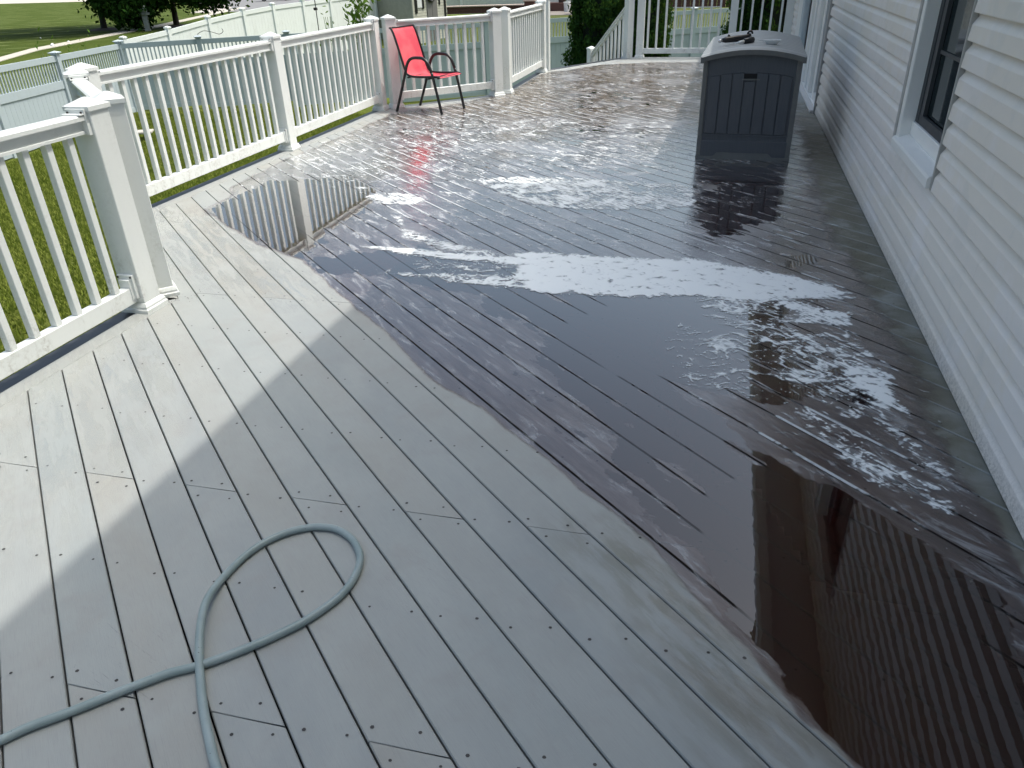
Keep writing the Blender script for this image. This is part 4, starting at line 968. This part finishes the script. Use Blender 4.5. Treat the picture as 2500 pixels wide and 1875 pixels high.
def tree(x, y, zc, rx, rz_, n, label, leaf=.22, trunk=.2, low=None):
    g = float(gz(x, y)); t = thing('shade_tree', (x, y, g), 0, label, 'tree')
    bm = None
    P = [(0, 0, -.1), (0, 0, .15), (.05, 0, 1.2), (.0, .1, 2.4), (.1, .1, zc-g)]
    ob('trunk', tube(P, [trunk*1.7, trunk*1.15, trunk, trunk*.85, trunk*.4], 12), BARK, t)
    for k in range(7):
        an = k*.9+random.random(); z = 1.9+k*.3; r = rx*random.uniform(.5, .8)
        ob('branch', tube([(0.03, .05, z), (math.cos(an)*r*.5, math.sin(an)*r*.5, z+.8), (math.cos(an)*r, math.sin(an)*r, z+1.0+random.uniform(-1, 1.4))], [trunk*.42, trunk*.25, trunk*.08], 7), BARK, t)
    C_ = rng.normal(size=(60, 3)); C_ /= np.linalg.norm(C_, axis=1)[:, None]; C_ *= (rng.uniform(.35, 1, 60)**.6)[:, None]*np.array([rx, rx, rz_]); C_[:, 2] += zc-g
    if low:
        for q in low: C_ = np.vstack([C_, np.array(q)-np.array([x, y, g])])
    idx = rng.integers(0, len(C_), n); p = C_[idx]+rng.normal(size=(n, 3))*np.array([.7, .7, .45])
    leaves('crown', p, leaf, LEAF, t)
    # mulch ring
    b = bmesh.new(); bmesh.ops.create_cone(b, cap_ends=True, segments=24, radius1=1.3, radius2=.5, depth=.14, matrix=Matrix.Translation((0, 0, .05))); ob('mulch_ring', b, SOIL, t)
    return t
tree(-44.45, 51.0, 7.4, 8.5, 4.2, 80000, 'left shade tree on the far lawn with a straight dark trunk and mulch ring', .2, .2, [(-42.4, 50, .6), (-41.6, 49.6, .2), (-40.6, 49.5, -.45), (-40.9, 49.4, -.1), (-42.6, 50.4, 1.3), (-41.5, 51, .9), (-43, 50, 2.0), (-40, 50.5, .4), (-41, 50, 1.4), (-40, 50, 1.6)]*3)
tree(-39.9, 53.2, 7.0, 6.0, 4.0, 60000, 'right shade tree on the far lawn, trunk half hidden behind the white fence', .19, .19, [(-38.6, 52, .9), (-39.6, 51, .8), (-37.6, 52, .7), (-36.5, 52.5, .3), (-35.6, 53, .6), (-37, 51.8, 1.4), (-35, 53, 1.2), (-38.5, 51.5, 1.8), (-40.8, 51.5, 1.6), (-36, 52, 2.2)]*3)
tree(-54, 52, 4.2, 4.5, 3.2, 12000, 'third shade tree above the left edge of the far lawn', .3, .18) if False else None
def cedar(x, y, r, h, n, label, sq=1.0):
    g = float(gz(x, y)); t = thing('arborvitae', (x, y, g), 0, label, 'evergreen')
    ob('trunk', tube([(0, 0, -.05), (0, 0, h*.6)], [.06, .02], 8), BARK, t)
    # many upright sprays: clumps around the outline
    m = 420; u = rng.uniform(0.02, 1, m); an = rng.uniform(0, 6.283, m)
    prof = r*np.minimum(1, (u*7)**.5)*(1-u**2.2)**.6*(1+.13*np.sin(an*3+u*9)+.1*rng.normal(size=m))
    rad = prof*rng.uniform(.72, 1.02, m); C_ = np.c_[np.cos(an)*rad, np.sin(an)*rad, u*h]
    idx = rng.integers(0, m, n); p = C_[idx]+rng.normal(size=(n, 3))*np.array([.055, .055, .10])*sq
    leaves('foliage', p, .036, CEDAR, t, 2.3, 1.2)
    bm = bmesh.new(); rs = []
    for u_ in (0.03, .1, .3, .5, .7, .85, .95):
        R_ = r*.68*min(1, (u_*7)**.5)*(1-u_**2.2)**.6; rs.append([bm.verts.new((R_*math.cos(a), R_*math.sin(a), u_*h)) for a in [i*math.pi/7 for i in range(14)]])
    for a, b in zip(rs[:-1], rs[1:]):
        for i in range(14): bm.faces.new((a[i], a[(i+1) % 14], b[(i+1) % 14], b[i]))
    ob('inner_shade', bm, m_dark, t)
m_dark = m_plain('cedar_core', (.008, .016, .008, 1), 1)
cedar(-2.78, 18.3, .72, 4.6, 60000, 'large dark arborvitae left of the back railing behind the stair handrail')
cedar(-1.72, 17.9, .52, 4.2, 32000, 'narrower arborvitae behind the left end of the back railing, lit on its right edge')
cedar(.66, 17.2, .80, 4.6, 50000, 'dark arborvitae behind the back railing next to the house')
# small plant beds
def shrub(x, y, z, r, h, n, label, size=.09):
    t = thing('leafy_plant', (x, y, z), 0, label, 'plant')
    for k in range(5):
        a = k*1.3; ob('stem', tube([(0, 0, 0), (math.cos(a)*r*.4, math.sin(a)*r*.4, h*.9)], .008, 5), LEAFM_STEM, t)
    p = rng.normal(size=(n, 3))*np.array([r*.5, r*.5, h*.3])+np.array([0, 0, h*.55]); leaves('leaves', p, size, LEAFY, t, 2.6, .8)
LEAFM_STEM = m_plain('green_stem', (.06, .1, .03, 1), .7)
shrub(-11.55, 24.6, -1.4, .42, 2.3, 420, 'bushy green lily-like plant standing before the white fence left of the shed', .09)
shrub(-12.35, 23.9, -1.45, .3, 1.9, 40, 'thin bare-stemmed plant right of the hanging-plant pole', .06)
shrub(-16.0, 16.3, G, .35, 1.95, 60, 'yellow-green weed tips showing over the left grey fence', .06)
shrub(-16.35, 17.7, G, .4, 1.9, 90, 'low green vine topping the grey fence near its corner', .04)
shrub(-3.12, 10.62, G, .15, 1.72, 90, 'light green weed poking up under the railing right of the red chair', .09)
# shepherd hook pole
pl = thing('garden_hook_pole', (-12.75, 23.95, -1.5), 0, 'tall thin black shepherd hook pole beyond the railing, in front of the white fence', 'garden pole')
ob('pole', tube([(0, 0, 0), (.02, 0, 3.2)], .014, 6), METAL_BLACK, pl); ob('clamp', boxm(-.05, .05, -.05, .05, 1.95, 2.03, .01), METAL_BLACK, pl)
hk = tag(ob('wire_hook', tube(smooth_path([(-14.3, 19.85, .10), (-14.15, 19.95, .18), (-13.95, 20.05, .14), (-13.8, 20.15, .08), (-13.7, 20.2, .14), (-13.72, 20.2, .22)], 5), .008, 6), METAL_BLACK), 'curly black wire hook on top of a grey fence post', 'hook')
# mailbox-like post with lamp
mb = thing('mailbox', (-39.3, 49.2, G), .4, 'weathered grey mailbox post with a small box and lamp beside the far sidewalk', 'mailbox')
b = bmesh.new(); box(b, -.13, .13, -.13, .13, 0, 1.0); box(b, -.17, .17, -.17, .17, .0, .1)
for v in b.verts: v.co.x *= 1+.35*max(0, v.co.z)
ob('post', b, GREYMB, mb); ob('shelf', boxm(-.32, .32, -.2, .2, 1.0, 1.14, .01), GREYMB, mb)
ob('box', boxm(-.12, .22, -.17, .17, 1.141, 1.42, .03), GREYMB, mb); ob('lamp', boxm(.02, .16, -.08, .08, 1.421, 1.6, .03), PLASTW, mb)
po = thing('street_pole', (-46.2, 69.7, G), 0, 'thin grey metal pole at the bend of the far sidewalk', 'pole')
ob('shaft', tube([(0, 0, 0), (0, 0, 5)], .06, 8), GREYMB, po)
def car(x, y, rz, label):
    t = thing('parked_car', (x, y, G+.0), rz, label, 'car')
    b = bmesh.new(); pr = [(-2.2, .35), (2.2, .35), (2.25, .75), (1.3, .95), (.7, 1.4), (-1.2, 1.42), (-1.8, 1.0), (-2.25, .9)]
    a = [b.verts.new((x_, -.88, z_)) for x_, z_ in pr]; c = [b.verts.new((x_, .88, z_)) for x_, z_ in pr]
    for i in range(len(pr)): b.faces.new((a[i], a[(i+1) % len(pr)], c[(i+1) % len(pr)], c[i]))
    b.faces.new(a[::-1]); b.faces.new(c); bmesh.ops.recalc_face_normals(b, faces=b.faces); ob('body', b, CARP, t)
    for sx in (-1.4, 1.4):
        for sy in (-.82, .82):
            q = bmesh.new(); bmesh.ops.create_cone(q, cap_ends=True, segments=20, radius1=.34, radius2=.34, depth=.22, matrix=Matrix.Translation((sx, sy, .34)) @ Matrix.Rotation(math.pi/2, 4, 'X')); wh = ob('wheel', q, TYRE, t)
            q = bmesh.new(); bmesh.ops.create_cone(q, cap_ends=True, segments=10, radius1=.2, radius2=.2, depth=.24, matrix=Matrix.Translation((sx, sy, .34)) @ Matrix.Rotation(math.pi/2, 4, 'X')); ob('rim', q, CHROME, wh)
car(-59.0, 100, .55, 'black car on the far road above the white fence, only its wheels in view')
car(-94.0, 112.5, .75, 'dark car parked on the pale driveway at the top left')
# ================================================================== SHED
P0 = Vector((-15.9, 33.4)); P1 = Vector((-12.5, 31.6)); P2 = Vector((-11.75, 33.6))
sh = thing('garden_shed', (P1.x, P1.y, -1.35), 0, 'sage and cream vinyl garden shed with grey double door and dark shutters beyond the fence', 'shed')
def wallface(a, b, zlo, zhi, mat, lap, name):
    d = b-a; L = d.length; ang = math.atan2(d.y, d.x); n = int((zhi-zlo)/lap)
    for i in range(n):
        pr = bmesh.new(); z0 = zlo+i*lap
        vv = [(0, -.012, z0), (0, -.002, z0+lap), (0, .02, z0+lap), (0, .02, z0)]
        A = [pr.verts.new((0, y_, z_)) for _, y_, z_ in vv]; B = [pr.verts.new((L, y_, z_)) for _, y_, z_ in vv]
        for k in range(4): pr.faces.new((A[k], A[(k+1) % 4], B[(k+1) % 4], B[k]))
        pr.faces.new(A[::-1]); pr.faces.new(B); bmesh.ops.recalc_face_normals(pr, faces=pr.faces)
        ob(name, pr, mat, sh, (a.x-P1.x, a.y-P1.y, 0), ang)
wallface(P0, P1, 0, 2.6, SHEDG, .105, 'siding_board'); wallface(P1, P2, 0, 2.6, SHEDC, .105, 'siding_board')
d = P2-P1; ang = math.atan2(d.y, d.x); Ls = d.length
def sf(name, x0, x1, z0, z1, mat, y0=-.04, y1=-.013): return ob(name, boxm(x0*Ls, x1*Ls, y0, y1, z0, z1, .003), mat, sh, (0, 0, 0), ang)
sf('door', .40, .545, .1, 2.2, SHEDD); sf('door', .55, .70, .1, 2.2, SHEDD); sf('shutter', .06, .12, 1.25, 2.2, METAL_BLACK); sf('shutter', .26, .32, 1.4, 2.2, METAL_BLACK); sf('window', .125, .255, 1.45, 2.2, PLASTW)
sf('shutter', .76, .80, 1.5, 2.2, METAL_BLACK); sf('shutter', .92, .97, .95, 2.2, METAL_BLACK)
ob('wreath', tube([(.2*math.cos(a), 0, .2*math.sin(a)) for a in [i*.45 for i in range(14)]], .05, 6), METAL_BLACK, sh, (d.x*.54+.05, d.y*.54-.08, 1.85), ang)
sf('corner_trim', -.01, .03, 0, 2.6, SHEDC, -.03, .02)
b = bmesh.new(); vs = [b.verts.new(v) for v in ((P0.x-P1.x-.3, P0.y-P1.y, 2.55), (.2, -.3, 2.55), (1.0, 2.2, 2.55), (-2.4, 4.0, 2.55), (-1.9, 1.2, 3.6), (-1, 2.8, 3.6))]
for f_ in ((0, 1, 4), (1, 2, 5, 4), (2, 3, 5), (3, 0, 4, 5)): b.faces.new([vs[i] for i in f_])
ob('roof', b, ROOFM, sh)
# ================================================================== NEIGHBOUR YARD
def at(x, y): return (x, y, float(gz(x, y)))
NB = -1.0
nh = thing('neighbour_house', (-10, 62, NB), 0, 'neighbour house with dark red brick lower wall and pale siding above, far behind the fence', 'house')
for r_ in range(14):
    for c_ in range(9):
        ob('brick', boxm(-2.9+c_*.46+(.23 if r_ % 2 else 0), -2.9+c_*.46+.45+(.23 if r_ % 2 else 0), -.1, 0, r_*.16, r_*.16+.15), BRICKR, nh) if r_ < 10 and False else None
ob('brick_wall', boxm(-3.2, 1.5, .0, .4, -.2, 2.8), BRICKR, nh)
ob('wall', boxm(1.5, 22, 1.0, 1.3, -.2, 5), PWALL, nh); ob('upper_wall', boxm(-3.2, 1.5, .0, .4, 2.8, 5), PWALL, nh); ob('roof', prism(bmesh.new(), [(-3.6, 5), (23, 5), (10, 8)], -.3, 8), ROOFM, nh)
strip('patio', [(-12.5, 45), (-12.5, 61.8)], [(-4.5, 45), (-4.5, 61.8)], PATIO, .012)
wl_ = thing('garden_wall', (-17.2, 53.5, NB), math.radians(4), 'long pale wall behind the brick terrace, right of the shed', 'wall')
ob('panel', boxm(-1.6, 8.2, 0, .15, -.3, 2.4), PWALL, wl_); ob('gutter_pipe', boxm(-.5, -.35, -.1, -.01, -.2, 2.4), PLASTW, wl_)
tr = thing('brick_planter', (-16.9, 48.0, NB), math.radians(8), 'low brown-red brick terrace with pale pink capstones right of the shed', 'planter')
for i in range(12): ob('capstone', boxm(i*.5, i*.5+.49, -.12, .45, .36, .43, .01), BRICKC, tr)
for r_ in range(3):
    for c_ in range(20): ob('brick', boxm(c_*.3+(.15 if r_ % 2 else 0), c_*.3+.29+(.15 if r_ % 2 else 0), -.06, .3, .0+r_*.12, .112+r_*.12, .006), BRICKR, tr)
pil = thing('brick_pillar', (-11.5, 47.6, NB), .1, 'short brown brick pillar with a flat pink cap at the end of the terrace', 'pillar')
ob('shaft', boxm(-.28, .28, -.28, .28, 0, .62), BRICKR, pil); ob('cap', boxm(-.36, .36, -.36, .36, .621, .72, .02), BRICKC, pil)
def pot(x, y, r, h, mat, label, plant=True):
    t = thing('plant_pot', (x, y, NB+.45), 0, label, 'plant pot')
    b = bmesh.new(); bmesh.ops.create_cone(b, cap_ends=True, segments=18, radius1=r*.72, radius2=r, depth=h, matrix=Matrix.Translation((0, 0, h/2))); bmesh.ops.create_cone(b, cap_ends=True, segments=18, radius1=r*1.08, radius2=r*1.08, depth=h*.14, matrix=Matrix.Translation((0, 0, h)))
    ob('pot', b, mat, t)
    if plant: p = rng.normal(size=(60, 3))*np.array([r*.5, r*.5, .2])+np.array([0, 0, h+.35]); leaves('leaves', p, .16, LEAFY, t, 2.5, .6)
pot(-10.85, 49, .30, .62, TEAL, 'teal pot, leftmost of the pots above the railing corner')
pot(-9.9, 49.2, .27, .5, TERRA, 'brown pot just right of the teal pot'); pot(-9.1, 49.6, .26, .5, TERRA, 'brown pot, second to the right of the teal pot'); pot(-8.3, 50, .3, .55, TERRA, 'dark brown pot, rightmost of the row beside the brick wall')
bt = ob('terrace', boxm(-.2, 4.2, -.4, .6, 0, .45, .02), BRICKR, None, (-11.1, 49.2, NB)); tag(bt, 'low brick ledge carrying the row of flower pots', 'ledge')
bk = thing('bucket', (-9.35, 48, NB), 0, 'white plastic bucket standing left of the air conditioner', 'bucket')
b = bmesh.new(); bmesh.ops.create_cone(b, cap_ends=True, segments=20, radius1=.17, radius2=.21, depth=.5, matrix=Matrix.Translation((0, 0, .25))); ob('pail', b, PLASTW, bk)
b = bmesh.new(); bmesh.ops.create_cone(b, cap_ends=True, segments=20, radius1=.225, radius2=.225, depth=.05, matrix=Matrix.Translation((0, 0, .5))); ob('rim', b, PLASTW, bk)
ac = thing('air_conditioner', (-8.2, 45.9, NB), math.radians(8), 'grey outdoor air conditioner unit with dark louvred side panels', 'air conditioner')
ob('cabinet', boxm(-.46, .46, -.4, .4, 0, 1.0, .02), ACM, ac)
for i in range(3): ob('grille', boxm(-.40+i*.28, -.17+i*.28, -.41, -.401, .08, .82), SHEDD, ac)
rp = thing('brick_planter', (-3.9, 50, NB), 0, 'dark red brick planter with white edging seen through the back railing', 'planter')
for i in range(9):
    for r_ in range(3): ob('brick', boxm(i*.5, i*.5+.47, -.2, .2, r_*.2, r_*.2+.185, .006), BRICKR, rp)
ob('edging', boxm(-.1, 4.6, -.26, .24, .6, .66, .01), PLASTW, rp); ob('edging', boxm(-.1, 3.2, -.26, -.21, -.02, .04, .01), PLASTW, rp)
# boulders / lawn litter
for i, (x, y, s) in enumerate([(-37.2, 38.3, .12), (-38.2, 40.6, .08), (-43.5, 44, .05)]):
    b = bmesh.new(); bmesh.ops.create_icosphere(b, subdivisions=2, radius=s)
    for v in b.verts: v.co *= random.uniform(.8, 1.1)
    tag(ob('white_stone', b, PLASTW, None, (x, y, G+s*.5)), ['larger white stone on the far lawn left of the sidewalk', 'small white stone near the sidewalk bend of the far lawn', 'tiny white speck of stone at the upper far lawn'][i], 'stone')
slab = ob('paver', boxm(-.25, .25, -.18, .18, 0, .05, .01), CONC, None, (-13.5, 15.8, G)); slab.rotation_euler = (0, 0, .5); tag(slab, 'small concrete paver lying in the lawn seen between the balusters', 'paver')
